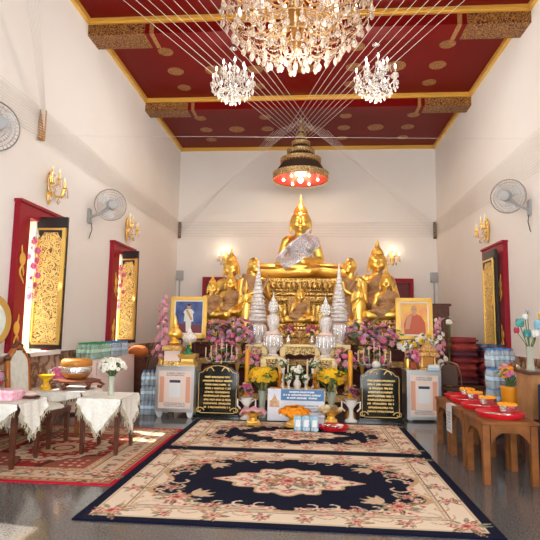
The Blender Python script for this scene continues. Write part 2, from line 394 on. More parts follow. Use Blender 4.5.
def scroll(k, x, y, a, L, col, w=.016, turn=1):
    pts = []; px, py = x, y; ang = a
    for i in range(26): pts.append((px, py)); px += L/22*math.cos(ang); py += L/22*math.sin(ang); ang += turn*(.04+.018*i*.55)
    k.line(pts, w, col)
    return px, py
def aubusson(name, W, L, label, loc):
    k = Ink(W, L, .0115); d = k.d; x, y = k.x, k.y
    k.c[:] = nv; k.c[d > .085] = cr; k.c[(d > .1) & (d < .115)] = tan
    # ivory band with an uneven inner edge round a navy field
    cx, cy = W/2, L/2; ax, ay = W/2-.40, L/2-.36
    u = abs(x-cx)/ax; v = abs(y-cy)/ay; t = np.arctan2(v, u); q = (u**4.5+v**4.5)**(1/4.5)
    wob = 1+.035*np.sin(x*9)*(v > u)+.05*np.sin(y*11)*(u >= v)-.13*np.exp(-((t-PI/4)/.14)**2)
    fld = q < wob; k.c[fld] = nv
    k.c[(d > .285) & (d < .297) & ~fld] = brn; k.c[(d > .305) & (d < .330) & ~fld] = np.where((((x+y)*28).astype(int) % 2 == 0)[(d > .305) & (d < .330) & ~fld][:, None], cr2, tan)
    k.c[(d > .338) & (d < .346) & ~fld] = brn
    edge = (q > wob-.02) & (q < wob+.025); k.c[edge] = tan
    # scrolls along the edge of the field
    for sx in (-1, 1):
        for sy in (-1, 1):
            P = lambda a, b: (cx+sx*a, cy+sy*b)
            for i in range(6):
                a0 = ax*(.10+.15*i); b0 = ay*(.96-.02*(i % 2))
                px, py = P(a0, b0); base = 0 if sx > 0 else PI
                scroll(k, px, py, base-(.5 if sx*sy > 0 else -.5), .34, cr2 if i % 2 else rose2, .012, 1 if sx*sy > 0 else -1); scroll(k, px, py, base+(.2 if sx*sy > 0 else -.2), .24, cr, .009, -1 if sx*sy > 0 else 1)
                k.flower(px, py, .045, cr, rose2, rust, 5)
            for i in range(4):
                px, py = P(ax*.97, ay*(.12+.2*i)); base = PI/2 if sy > 0 else -PI/2
                scroll(k, px, py, base+.4*sx*sy, .28, cr2, .012, sx*sy); k.flower(px, py, .05, cr, rose2, rust, 5)
            spray(k, *P(ax*.80, ay*.74), .17, 5, 3); spray(k, *P(ax*.9, ay*.42), .10, 4, 4); spray(k, *P(ax*.5, ay*.93), .09, 4, 9)
            for i in range(4):
                a = PI+.45*i if sx > 0 else -.45*i
                px, py = P(ax*.70, ay*.66); k.leaf(px, py, (a if sy > 0 else -a), .2, .03, cr2, tan)
            # sprays of roses in the ivory band
            spray(k, *P(W/2-.21, L/2-.20), .15, 6, 11)
            for i, f in enumerate((.12, .40, .68)): spray(k, *P((W/2-.2)*f, L/2-.195), .085 if i != 1 else .11, 5, 20+i)
            for i, f in enumerate((.0, .42)): spray(k, *P(W/2-.2, (L/2-.2)*f), .10, 5, 30+i)
            for i in range(5): scroll(k, *P((W/2-.3)*(.2+.17*i), L/2-.24), (0 if sx > 0 else PI)+.6*sx*sy, .22, tan, .008, -sx*sy)
            for i in range(4): scroll(k, *P(W/2-.24, (L/2-.3)*(.2+.22*i)), (PI/2 if sy > 0 else -PI/2), .2, tan, .008, sx*sy)
    # middle medallion
    mr = .37*L/2.22; th = np.arctan2((y-cy)/mr, (x-cx)/.50); rr = np.hypot((x-cx)/.50, (y-cy)/mr); lob = 1+.09*np.cos(12*th)+.13*np.cos(4*th)*(abs(np.cos(th)) > .3)
    k.c[rr < lob+.07] = tan; k.c[rr < lob] = cr; k.c[(rr < lob*.80) & (rr > lob*.74)] = rose2
    for sx in (-1, 1): k.leaf(cx+sx*.48, cy, 0 if sx > 0 else PI, .22, .05, cr2, rose2); k.flower(cx+sx*.57, cy, .06, cr, rose2, rust, 5)
    for i in range(12): a = 2*PI*i/12; k.flower(cx+.41*math.cos(a), cy+mr*.82*math.sin(a), .06, rose2, rose, cr, 5, i); k.leaf(cx+.36*math.cos(a), cy+mr*.7*math.sin(a), a+2, .1, .02, sage)
    spray(k, cx, cy, .22, 7, 41); spray(k, cx-.2, cy, .13, 5, 42); spray(k, cx+.2, cy, .13, 5, 43)
    return k.build(name, PILE, label, 'rug', loc)
aubusson('floral_rug', 3.035, 2.22, 'navy and ivory floral rug nearest the camera, its rose medallion in full view', (-1.70, 3.715, 0))
aubusson('floral_rug', 3.05, 1.84, 'navy and ivory floral rug at the altar foot, carrying the offering trays', (-1.70, 5.95, 0))

def persian():
    W, L = 2.11, 2.5; k = Ink(W, L, .013); d = k.d; x, y = k.x, k.y
    crim, red, bei, dk, pk = c3(176, 22, 48), c3(156, 44, 44), c3(196, 160, 122), c3(96, 36, 34), c3(206, 150, 130)
    k.c[:] = crim; k.c[d > .05] = bei; k.c[(d > .062) & (d < .075)] = dk; k.c[(d > .125) & (d < .14)] = red; k.c[(d > .15)] = cr2; k.c[(d > .37) & (d < .385)] = dk; k.c[d > .385] = bei; k.c[d > .46] = red
    rr = np.random.default_rng(3)
    for i in range(26):
        for s, (px, py) in enumerate([(.1+i*W/26, .26), (.1+i*W/26, L-.26), (.26, .1+i*L/26), (W-.26, .1+i*L/26)]):
            k.leaf(px, py, rr.random()*6.3, .10, .024, sage if i % 3 else brn); k.flower(px+.02, py+(.05 if i % 2 else -.05), .055 if i % 2 else .038, red if i % 2 else bei, pk if i % 2 else dk, cr, 6, i)
            k.flower(*( (px, .097) if s == 0 else (px, L-.097) if s == 1 else (.097, py) if s == 2 else (W-.097, py)), .02, red, dk, dk)
            k.flower(*( (px, .425) if s == 0 else (px, L-.425) if s == 1 else (.425, py) if s == 2 else (W-.425, py)), .026, red if i % 2 else brn, cr, cr)
    cx, cy = W/2, L/2
    for i in range(420):
        px, py = .5+rr.random()*(W-1), .5+rr.random()*(L-1); j = i % 5
        if i % 2: continue
        if j < 2: k.leaf(px, py, rr.random()*6.3, .13, .026, bei if j else dk)
        elif j == 2: scroll(k, px, py, rr.random()*6.3, .2, bei, .008, 1 if i % 2 else -1)
        else: k.flower(px, py, .03+.025*rr.random(), bei if i % 2 else dk, pk, red, 6)
    for sx in (-1, 1):
        for sy in (-1, 1):
            q = np.hypot((x-cx-sx*(W/2-.46))/.5, (y-cy-sy*(L/2-.46))/.55); m = (q < 1+.06*np.cos(9*np.arctan2(y-cy, x-cx))) & (d > .46); k.c[m] = c3(150, 84, 66); k.c[m & (q > .9)] = dk
            for i in range(9): k.flower(cx+sx*(W/2-.56-.09*(i % 3)), cy+sy*(L/2-.56-.1*(i//3)), .045, red, pk, cr, 5, i)
    th = np.arctan2((y-cy)/.52, (x-cx)/.46); q = np.hypot((x-cx)/.46, (y-cy)/.52); lo = 1+.05*np.cos(16*th)
    k.c[q < lo+.1] = dk; k.c[q < lo+.06] = cr2; k.c[q < lo*.78] = red; k.c[q < lo*.5] = bei; k.c[q < .26] = dk; k.c[q < .2] = pk
    for i in range(16): a = 2*PI*i/16; k.flower(cx+.41*math.cos(a), cy+.465*math.sin(a), .042, red, pk, bei, 5, i); k.flower(cx+.29*math.cos(a), cy+.33*math.sin(a), .035, bei, dk, pk, 5, i)
    k.build('persian_rug', PILE, 'crimson edged red and beige rug under the white clothed tables on the left', 'rug', (-4.07+.03, 4.52, 0) if False else (-1.712-W, 4.5, 0), .010)
persian()

# ------------------------------------------------------------------ flowers
def blossom_mesh(name, mats, R, rings=3, n=7, cup=.5, core=1):
    mb = MB()
    for k in range(rings):
        f = 1-k*.27; el = cup*(.15+k*.42)
        for i in range(n-k):
            a = 2*PI*i/(n-k)+k*.4; ca, sa = math.cos(a), math.sin(a); wd = R*f*.42
            def p(t, w): return (ca*R*f*t*math.cos(el)-sa*w, sa*R*f*t*math.cos(el)+ca*w, R*f*t*math.sin(el)+.1*R*k-.12*R*t*t*(k == 0))
            mb.add([p(.05, -wd*.3), p(.05, wd*.3), p(.55, wd), p(.95, wd*.55), p(1.04, 0), p(.95, -wd*.55), p(.55, -wd)], [(0, 1, 2, 6), (6, 2, 3, 5), (5, 3, 4)], 0, True)
    if core: mb.ell((0, 0, R*.22), (R*.24, R*.24, R*.18), 8, 5, 1)
    mb.ell((0, 0, -R*.05), (R*.2, R*.2, R*.12), 6, 4, 2)
    return mb.mesh(name, mats)
def M_(n, c, r=.7): return mat(n, c, r)
PETP, PETM, PETY, PETW, PETL, PETO, PETC, PETR = [mat(a, c, .65, noise=(18, d)) for a, c, d in (
    ('pink petals', rgb(232, 170, 186), rgb(218, 130, 160)), ('magenta petals', rgb(206, 84, 142), rgb(226, 116, 164)), ('yellow petals', rgb(246, 206, 24), rgb(236, 180, 10)),
    ('white petals', rgb(246, 244, 236), rgb(232, 230, 214)), ('mauve petals', rgb(204, 166, 188), rgb(176, 128, 158)), ('marigold petals', rgb(252, 176, 24), rgb(246, 146, 14)),
    ('cream petals', rgb(240, 224, 186), rgb(226, 200, 150)), ('crimson petals', rgb(160, 30, 60), rgb(186, 52, 80)))]
YC = mat('yellow flower heart', rgb(220, 170, 40), .8)
BL = dict(pink=blossom_mesh('flower', [PETP, YC, LEAF], .055), magenta=blossom_mesh('flower', [PETM, YC, LEAF], .06), yellow=blossom_mesh('flower', [PETY, YC, LEAF], .045, 3, 10),
          white=blossom_mesh('flower', [PETW, YC, LEAF], .05, 3, 9), mauve=blossom_mesh('flower', [PETL, PETP, LEAF], .055), crimson=blossom_mesh('flower', [PETR, YC, LEAF], .05),
          orange=blossom_mesh('flower', [PETO, PETO, LEAF], .05, 4, 10, .7), cream=blossom_mesh('flower', [PETC, PETC, LEAF], .045, 3, 7), whitesmall=blossom_mesh('flower', [PETW, YC, LEAF], .035, 2, 8),
          lotus=blossom_mesh('flower', [PETM, PETP, LEAF], .085, 4, 8, .95), bud=blossom_mesh('flower', [PETP, PETW, LEAF], .038, 3, 6, .9))
def vase_prof(kind, h, r):
    return {'gold': [(r*.6, 0), (r*.62, .03*h), (r*.25, .12*h), (r*.2, .4*h), (r*.5, .6*h), (r*.75, .8*h), (r*.5, .93*h), (r*.65, h)],
            'glass': [(r*.7, 0), (r*.72, .05*h), (r*.62, .5*h), (r*.8, .9*h), (r*.95, h)],
            'pot': [(r*.65, 0), (r*.7, .05*h), (r*.9, .8*h), (r, .82*h), (r, h)],
            'belly': [(r*.5, 0), (r*.8, .12*h), (r, .35*h), (r*.8, .55*h), (r*.42, .72*h), (r*.45, .85*h), (r*.7, h)],
            'bucket': [(r*.75, 0), (r*.8, .02*h), (r*.97, .93*h), (r*1.05, .94*h), (r*1.05, h)],
            'plinth': [(r*.95, 0), (r, .05*h), (r*.45, .14*h), (r*.32, .45*h), (r*.4, .6*h), (r*.85, .78*h), (r*.8, .9*h), (r, h)]}[kind]
GLASS = glassy('vase glass', rgb(206, 216, 196), .5)
def bouquet(name, label, loc, kinds, n, rad, cz, vase='gold', vh=.3, vr=.1, vm=GOLD, stems=1, leaves=14, scale=1., sd=1, group=None, cat='flowers', face=None, zmul=1.):
    """vase + stems + leaves + n single blossoms on an ellipsoid of radii rad about height cz"""
    r = random.Random(sd); root = thing(name, label, cat, loc, 0, group)
    MB().lathe(vase_prof(vase, vh, vr), 18).build('vase' if vase not in ('bucket', 'pot') else 'flowerpot', vm, root)
    pts = []; ga = PI*(3-5**.5)
    for i in range(n):
        f = 1-1.55*(i+.5)/n; a = i*ga+r.random()*.5; q = math.sqrt(max(0, 1-f*f)); j = .82+.25*r.random()
        pts.append(Vector((rad[0]*q*math.cos(a)*j, rad[1]*q*math.sin(a)*j, cz+rad[2]*f*j)))
    if stems:
        mb = MB(); base = Vector((0, 0, vh*.85))
        for p in pts[::max(1, n//18)]: mb.tube([base+Vector((r.uniform(-1, 1), r.uniform(-1, 1), 0))*vr*.4, base.lerp(p, .5)+Vector((0, 0, .02)), p*1.], .004, 4)
        mb.build('stems', STEM, root)
    if leaves:
        mb = MB()
        for i in range(leaves):
            a = r.random()*6.28; e = r.uniform(-.3, .9); L = r.uniform(.09, .17)*max(rad[0]/.15, .8); b = Vector((rad[0]*.5*math.cos(a), rad[1]*.5*math.sin(a), cz+rad[2]*r.uniform(-.8, .5)))
            dv = Vector((math.cos(a)*math.cos(e), math.sin(a)*math.cos(e), math.sin(e))); sd_ = dv.cross(Vector((0, 0, 1))).normalized()*L*.22
            mb.add([b, b+dv*L*.5+sd_, b+dv*L+Vector((0, 0, -.02)), b+dv*L*.5-sd_, b+dv*L*.5+Vector((0, 0, .015))], [(0, 1, 4), (1, 2, 4), (2, 3, 4), (3, 0, 4)])
        mb.build('leaves', LEAF, root)
    for i, p in enumerate(pts):
        o = put('flower', BL[kinds[i % len(kinds)] if i % 4 else r.choice(kinds)], root, p); dv = (p-Vector((0, 0, cz-rad[2]*.6))); dv.y -= abs(rad[1])*.35
        o.rotation_euler = dv.to_track_quat('Z', 'Y').to_euler(); sc_ = scale*r.uniform(.8, 1.2); o.scale = (sc_, sc_, sc_)
    return root
# ------------------------------------------------------------------ statues
def seated_raw(knee):
    mb = MB()
    mb.ell((0, .02, .24), (.48, .36, .25), 18, 12)
    for s in (-1, 1):
        mb.cap((s*.26, -.05, .22), (s*knee, -.42, .20), .26, .20, 12)              # thigh
        mb.cap((s*knee, -.44, .17), (-s*.22, -.66, .20 if s < 0 else .31), .165, .11, 12)   # shin
        mb.cap((-s*.22, -.66, .22 if s < 0 else .33), (-s*.50, -.60, .25 if s < 0 else .36), .10, .07, 10)  # foot
        mb.cap((s*.335, .0, .98), (s*.46, -.05, .53), .115, .105, 12); mb.cap((s*.46, -.05, .51), (s*.14, -.56, .44), .105, .075, 12)
    mb.ell((0, .02, .58), (.29, .24, .36), 18, 12); mb.ell((0, -.01, .86), (.345, .25, .27), 18, 12); mb.cap((-.29, .01, 1.0), (.29, .01, 1.0), .125, .125, 12)
    mb.ell((-.17, -.17, .86), (.17, .12, .13)); mb.ell((.17, -.17, .86), (.17, .12, .13))
    mb.cap((0, .02, 1.02), (0, -.02, 1.24), .15, .13, 12)
    mb.ell((0, -.03, 1.42), (.205, .225, .265), 18, 14); mb.ell((0, -.09, 1.29), (.14, .14, .12), 12, 8)
    mb.cap((0, -.245, 1.46), (0, -.285, 1.375), .022, .042, 8)                       # nose
    for s in (-1, 1):
        mb.ell((s*.225, .01, 1.36), (.04, .07, .17), 10, 8); mb.ell((s*.235, 0, 1.24), (.035, .05, .08), 8, 6)
        mb.tube([(s*.03, -.252, 1.475), (s*.09, -.252, 1.505), (s*.165, -.20, 1.47)], [.014, .018, .012], 6)    # brow
        mb.ell((s*.09, -.225, 1.435), (.055, .035, .026), 10, 6)                     # lidded eye
        mb.ell((s*.10, -.19, 1.35), (.07, .06, .06), 8, 6)                           # cheek
    mb.tube([(-.075, -.232, 1.295), (-.03, -.262, 1.288), (0, -.262, 1.294), (.03, -.262, 1.288), (.075, -.232, 1.295)], [.012, .02, .018, .02, .012], 6)
    mb.ell((0, -.245, 1.262), (.05, .03, .018)); mb.ell((0, -.21, 1.205), (.06, .05, .045))
    # hands resting in the lap, right upon left: palm, four fingers and thumb each
    for s, z, y in ((1, .43, -.60), (-1, .50, -.62)):
        mb.ell((s*.07, y, z), (.12, .09, .045), 10, 6)
        for j, L in enumerate((.17, .2, .19, .14)): mb.cap((s*.0, y-.075+.045*j, z+.01), (-s*L, y-.07+.042*j, z+.005), .026, .02, 6)
        mb.cap((s*.07, y-.06, z+.04), (-s*.02, y-.09, z+.075), .026, .02, 6)
    return mb
def hair_meshes():
    mb = MB(); mb.ell((0, .02, 1.50), (.228, .235, .215), 24, 14)
    mb.lathe([(.17, 1.66), (.168, 1.70), (.14, 1.77), (.09, 1.83), (.0, 1.85)], 20, (0, .02, 0))
    fin = MB().lathe([(.085, 1.80), (.098, 1.83), (.06, 1.87), (.068, 1.89), (.045, 1.93), (.05, 1.945), (.028, 2.0), (.012, 2.06), (.002, 2.13)], 14, (0, .02, 0))
    return mb, fin
CURL = mat('gold with hair curls', (1, .62, .12, 1), .36, .85, bump=(30, .7, 1))
def sash_on(body, name, m, p0, p1, w, bend=.08, wrap=.10, nt=36, ns=12):
    """a cloth strip laid over the modelled chest by casting it onto the body"""
    tree = BVHTree.FromPolygons([v.co[:] for v in body.vertices], [p.vertices[:] for p in body.polygons])
    p0, p1 = Vector(p0), Vector(p1); dv = (p1-p0); nrm = Vector((-dv.y, dv.x)).normalized(); F_, B_ = [], []
    for i in range(nt+1):
        t = i/nt; row = []; last = None
        for j in range(ns+1):
            u = j/ns-.5; c = p0+dv*t+nrm*(u*w*(1+.15*math.sin(PI*t)))+Vector((0, -bend*math.sin(PI*t)))
            h = tree.ray_cast(Vector((c.x, -3, c.y)), Vector((0, 1, 0)))[0]
            y = (h.y if h is not None else None); row.append([c.x, y, c.y])
        F_.append(row)
    ys = np.array([[p[1] if p[1] is not None else np.nan for p in r_] for r_ in F_])
    raw = ys.copy(); fillv = np.nanmax(ys); ys = np.where(np.isnan(ys), min(fillv, .15), ys)
    for _ in range(3):                                        # the cloth bridges small hollows
        q = np.pad(ys, 1, mode='edge'); av = (q[:-2, 1:-1]+q[2:, 1:-1]+q[1:-1, :-2]+q[1:-1, 2:])/4; ys = np.minimum(ys, av)
    mb = MB(); n1 = ns+1; hit = ~np.isnan(raw)
    top = [(F_[i][j][0], ys[i, j]-.028-.007*math.cos(j*2.1), F_[i][j][2]) for i in range(nt+1) for j in range(ns+1)]; bot = [(x, y+.024, z) for x, y, z in top]
    fs = [(i*n1+j, i*n1+j+1, (i+1)*n1+j+1, (i+1)*n1+j) for i in range(nt) for j in range(ns) if hit[i:i+2, j:j+2].all()]
    N0 = len(top); cnt = {}
    for f in fs:
        for e in zip(f, f[1:]+f[:1]): cnt.setdefault(tuple(sorted(e)), []).append(e)
    mb.add(top+bot, fs+[tuple(v+N0 for v in reversed(f)) for f in fs]+[(e[0][1], e[0][0], e[0][0]+N0, e[0][1]+N0) for e in cnt.values() if len(e) == 1])
    for j in (0, 1, ns-1, ns):
        run = []
        for i in range(nt+1):
            if hit[i, j] and hit[min(i+1, nt), j]: run.append(top[i*n1+j])
        if len(run) > 3 and j in (1, ns-1): mb.tube(run, .016, 5, 1)
    return mb.mesh(name, m)
bodyW = remeshed(seated_raw(1.02), 'body', .016, [GOLD], 5); bodyN = remeshed(seated_raw(.66), 'body', .02, [GOLD], 4)
hm, fm = hair_meshes(); hair_me = hm.mesh('hair', CURL); fin_me = fm.mesh('flame_finial', GOLDB)
BROC = ornate('silver brocade', (.82, .80, .80, 1), (.34, .30, .36, 1), 30, .35, .5, .42); BROE = mat('silver braid', (.86, .86, .88, 1), .4, .5)
TAUPE = mat('taupe robe cloth', rgb(190, 146, 100), .6, noise=(8, rgb(160, 116, 72)), bump=(24, .3)); TAUPE2 = mat('taupe robe hem', rgb(178, 140, 96), .7)
sashW = sash_on(bodyW, 'sash', [BROC, BROE], (.38, 1.12), (-.46, .40), .46, .05, nt=60, ns=20); sashN = sash_on(bodyN, 'sash', [TAUPE, TAUPE2], (.34, 1.12), (-.42, .26), .52, .05, nt=48, ns=20)
sashM = MB(); 
lotus_pr = [(1.0, 0), (1.05, .04), (.98, .1), (.86, .16), (.80, .24), (.84, .30), (.98, .36), (1.04, .42), (1.0, .5), (.9, .5)]
def lotus_base(w, d, h, name, parent, m=None, loc=(0, 0, 0), petals=1):
    mb = MB().lathe([(r_*.5, z*h/.5) for r_, z in lotus_pr], 36, (0, 0, 0), 0, True, w, d)
    if petals:
        for ring, z, sg in ((0, .30*2*h, 1), (1, .14*2*h, -1)):
            for i in range(26):
                a = 2*PI*(i+.5*ring)/26; mb.ell((.46*w*math.cos(a), .46*d*math.sin(a), z+sg*.05*h), (.05*w, .05*d, .13*h), 6, 5, 1)
    return mb.build(name, m or [GOLDO, GOLDB], parent, loc)
def buddha(name, label, loc, s, body, sash, base=None, rz=0, group=None):
    root = thing(name, label, 'statue', loc, rz, group)
    bh = 0
    if base:
        w, d, bh = base; lotus_base(w, d, bh, 'lotus_pedestal', root)
    for nm, me in (('body', body), ('hair', hair_me), ('flame_finial', fin_me), ('sash', sash)):
        o = put(nm, me, root, (0, 0, bh-.02)); o.scale = (s, s, s)
    return root
buddha('buddha_statue', 'largest golden seated Buddha statue, high at the centre with a silver brocade sash', (-.25, 12.3, 2.50), 1.04, bodyW, sashW)
# throne of the large statue
t = thing('statue_throne', 'tall carved gold throne under the largest seated Buddha statue', 'throne', (-.25, 12.35, 1.18))
MB().sq([(1.18, 0), (1.18, .1), (1.14, .14), (1.14, .22), (1.10, .28), (1.06, .34), (1.06, .74), (1.10, .80), (1.14, .84), (1.14, .92)], m=0, sx=1, sy=.80).build('throne_tiers', GOLDO, t)
mb = MB().sq([(1.14, .92), (1.2, .96), (1.2, 1.0), (1.1, 1.06), (1.1, 1.12), (1.22, 1.22), (1.24, 1.29), (1.2, 1.335)], m=0, sx=1, sy=.78)
for i in range(21):
    mb.ell((-1.16+.116*i, -.93, 1.17), (.058, .045, .10), 6, 5, 0)
    mb.ell((-1.1+.11*i, -.90, .99), (.05, .03, .05), 6, 5, 0)
mb.build('lotus_seat', [GOLDO, GOLDB], t)
for i in range(7):                                            # guardian figures and pendant panels carved round the throne
    x = -.96+.32*i
    mb = MB().ell((x, -.82, .66), (.055, .05, .06), 10, 8).lathe([(.05, .70), (.035, .74), (.03, .78), (.0, .84)], 10, (x, -.82, 0)).cap((x, -.82, .58), (x, -.82, .44), .085, .06, 10).cap((x-.06, -.83, .36), (x+.06, -.83, .36), .08, .08, 8)
    mb.cap((x-.09, -.82, .56), (x-.12, -.84, .72), .03, .02, 6).cap((x+.09, -.82, .56), (x+.12, -.84, .72), .03, .02, 6)
    mb.build('carved_guardian', GOLDB, t)
mb = MB()
mb.prism([(-.26, .92), (.26, .92), (.22, .5), (.12, .34), (0, .22), (-.12, .34), (-.22, .5)], -.96, -.93)
mb.build('pendant_cloth_panel', GOLDD, t)

LB = lambda w, h: (w, w*.8, h)
mkid = 'flanking the throne'
buddha('buddha_statue', 'golden seated Buddha with taupe robe, tallest of the three statues left of the throne', (-1.80, 11.45, 1.2), .76, bodyN, sashN, LB(1.15, .45))
buddha('buddha_statue', 'golden seated Buddha with taupe robe, middle sized of the three statues left of the throne', (-1.70, 10.74, 1.2), .50, bodyN, sashN, LB(.62, .42), .1)
buddha('buddha_statue', 'golden seated Buddha in taupe robe, small and farthest left, behind the portrait in blue', (-2.04, 10.5, 1.2), .46, bodyN, sashN, LB(.5, .36), .15)
buddha('buddha_statue', 'golden seated Buddha with tall flame, largest statue right of the throne', (1.50, 11.5, 1.2), .84, bodyN, sashN, LB(1.2, .5), -.05)
buddha('buddha_statue', 'golden seated Buddha in front of the largest right hand statue, behind the framed monk portrait', (1.56, 10.6, 1.2), .55, bodyN, sashN, LB(.78, .38), -.15)
buddha('buddha_statue', 'small golden seated Buddha in front of the throne, between the jewelled white urns', (-.21, 10.55, 1.2), .40, bodyN, sashN, LB(.58, .30))

# standing disciples
def standing_raw(kneel=0):
    mb = MB()
    mb.ell((0, 0, 1.46), (.085, .10, .115), 14, 10); mb.cap((0, 0, 1.26), (0, 0, 1.38), .06, .055); mb.cap((-.15, 0, 1.22), (.15, 0, 1.22), .075, .075)
    mb.ell((0, 0, 1.08), (.19, .13, .22), 14, 10); mb.ell((0, 0, .85), (.17, .125, .22), 14, 10)
    for s in (-1, 1):
        if kneel: mb.cap((s*.09, .04, .70), (s*.13, -.26, .62), .12, .09); mb.cap((s*.13, -.26, .60), (s*.10, .22, .58), .075, .05); mb.cap((s*.10, .22, .58), (s*.10, .30, .66), .045, .035, 8)
        else: mb.cap((s*.09, 0, .8), (s*.08, 0, .1), .11, .07); mb.cap((s*.08, -.02, .05), (s*.09, -.14, .035), .055, .035, 8)
        mb.cap((s*.2, 0, 1.2), (s*.235, -.04, .95), .062, .052); mb.cap((s*.235, -.05, .95), (s*.03, -.19, 1.08), .05, .034)
        mb.ell((s*.018, -.20, 1.13), (.016, .035, .05), 8, 6)
        for j in range(4): mb.cap((s*.014, -.222+.016*j, 1.16), (s*.011, -.225+.016*j, 1.22-.008*abs(j-1)), .009, .007, 6)
        mb.cap((s*.02, -.19, 1.12), (s*.018, -.165, 1.18), .011, .008, 6)
        mb.ell((s*.086, .0, 1.45), (.016, .03, .045), 8, 6); mb.ell((s*.036, -.09, 1.475), (.022, .016, .01), 8, 6); mb.tube([(s*.015, -.1, 1.492), (s*.04, -.098, 1.503), (s*.068, -.08, 1.49)], .007, 6)
    mb.cap((0, -.098, 1.475), (0, -.118, 1.438), .010, .018, 6); mb.tube([(-.03, -.092, 1.405), (0, -.105, 1.402), (.03, -.092, 1.405)], .009, 6); mb.ell((0, -.08, 1.37), (.04, .035, .03))
    return mb
bodyS = remeshed(standing_raw(), 'body', .011, [GOLD], 3)
rk = standing_raw(1); rk.v = [(x, y, z-.50) for x, y, z in rk.v]; bodyK = remeshed(rk, 'body', .011, [GOLD], 3)
def robe_mesh(flare=1., kneel=0):
    rows = []; dz = -.50 if kneel else 0; H_ = .76 if kneel else 1.2
    for j in range(15):
        t = j/14; z = 1.27-H_*t+dz; rx = (.165+.06*math.sin(PI*min(1, t*1.5))*.9+.05*t)*flare; ry = .13+(.04 if not kneel else .20*t)*t
        rows.append([((rx*(1+.035*math.sin(i*1.05*3)*t))*math.cos(2*PI*i/36), (ry*(1+.06*math.sin(i*3.1)*t))*math.sin(2*PI*i/36)-.01, z-.05*math.cos(2*PI*i/36)*(1-t)) for i in range(37)])
    mb = MB().grid(rows); mb.tube(rows[-1][:-1], .012, 5, 1, True)
    sh = [[(.16-.42*t+.03*u, -.145-.03*math.sin(PI*t)-.02*math.sin(u*6), 1.27-.62*t+.16*(u-.5)+dz) for u in [k/6 for k in range(7)]] for t in [i/14 for i in range(15)]]
    mb.grid(sh, 1); return mb.mesh('robe', [TAUPE, TAUPE2])
robe = robe_mesh(); robeK = robe_mesh(1.05, 1)
def disciple(label, loc, s, rz, robe_me=robe, crown=0, base_h=.12, body=bodyS):
    root = thing('disciple_statue', label, 'statue', loc, rz)
    lotus_base(.62*s, .62*s, base_h, 'lotus_pedestal', root, petals=0)
    for nm, me in (('body', body), ('robe', robe_me)):
        o = put(nm, me, root, (0, 0, base_h-.01)); o.scale = (s, s, s)
    if crown:
        o = MB().lathe([(.093, 1.48), (.095, 1.53), (.07, 1.59), (.045, 1.63), (.03, 1.70), (.0, 1.80)], 14).build('flame_finial', GOLDB, root, (0, 0, base_h-.01)); o.scale = (s, s, s)
    return root
disciple('kneeling bald golden disciple statue in taupe robe at the left end of the throne', (-1.24, 11.0, 1.2), 1.5, .6, robeK, 0, .12, bodyK)
disciple('kneeling bald golden disciple statue in taupe robe at the right end of the throne', (.86, 11.0, 1.2), 1.5, -.6, robeK, 0, .12, bodyK)
r2 = robe.copy(); r2.materials.clear(); r2.materials.append(GOLD); r2.materials.append(GOLDB)
disciple('small standing golden Buddha with pointed crown in front of the right hand disciple', (.99, 10.5, 1.2), .62, 0, r2, 1, .16)
disciple('small standing golden Buddha with pointed crown in front of the left hand disciple', (-1.33, 10.5, 1.2), .60, 0, r2, 1, .10)

# ------------------------------------------------------------------ altar platform
plat = mat('dark red altar cloth', rgb(92, 40, 34), .8, noise=(14, rgb(70, 28, 30)))
t = thing('altar_platform', 'stepped red platform carrying the statues, urns and flowers against the back of the hall', 'altar', (-.2, 0, 0))
MB().box(-1.70, 1.32, 8.62, 14.2, 0, .30).build('lower_step', plat, t)
MB().box(-2.3, 2.1, 9.72, 14.2, .30, .80).build('middle_step', plat, t)
MB().box(-2.2, 2.05, 10.2, 14.2, .80, 1.20).build('upper_step', plat, t)
for z, y, x0, x1 in ((.26, 8.60, -1.71, 1.33), (.76, 9.70, -2.31, 2.11), (1.15, 10.18, -2.21, 2.06)): MB().box(x0, x1, y, y+.03, z-.06, z+.045).build('gilded_edge', GOLDD, t)

# gilded nested altar tables
def altar_table(label, x, y, z, w, d, h):
    t = thing('altar_table', label, 'table', (x, y, z), 0, None)
    MB().box(-w/2, w/2, -d/2, d/2, h-.045, h).build('table_top', IVORY, t, bevel=.008)
    ap = [(-w/2+.02, h-.045), (w/2-.02, h-.045), (w/2-.02, h-.26), (w/2-.06, h-.22), (w/2-.10, h-.19)]
    for i in range(5): ap.append((w/2-.10-(w-.2)*(i+1)/6, h-.17-.03*(i % 2)))
    ap += [(-w/2+.10, h-.19), (-w/2+.06, h-.22), (-w/2+.02, h-.26)]
    MB().prism(ap, -d/2+.012, -d/2+.035).build('carved_apron', FRET, t)
    for sx in (-1, 1):
        for sy in (-1, 1):
            mb = MB().sq([(.045, h-.045), (.05, h-.12), (.036, h*.55), (.028, .14), (.036, .05), (.05, .02), (.05, 0)], (sx*(w/2-.05), sy*(d/2-.05), 0)); mb.build('leg', IVORY, t)
    return t
FRET = ornate('pierced gilt fretwork', rgb(236, 202, 130), (.12, .05, .02, 1), 24, .3, .45, .36)
altar_table('ivory and gilt altar table at the centre, carrying pink lotus vases', -.18, 9.55, .30, .74, .34, .80)
altar_table('ivory and gilt altar table under the tall white spired urn on the left', -.97, 9.45, .30, .40, .34, .79)
altar_table('ivory and gilt altar table under the tall white spired urn on the right', .53, 9.45, .30, .40, .34, .81)
altar_table('ivory and gilt low altar table under the round topped white urn on the left', -.65, 9.02, .30, .40, .36, .60)
altar_table('ivory and gilt low altar table under the round topped white urn on the right', .27, 9.02, .30, .40, .36, .60)
altar_table('long low gilt altar table behind the white signboard, holding candles and small vases', -.2, 8.42, 0, .92, .36, .42)

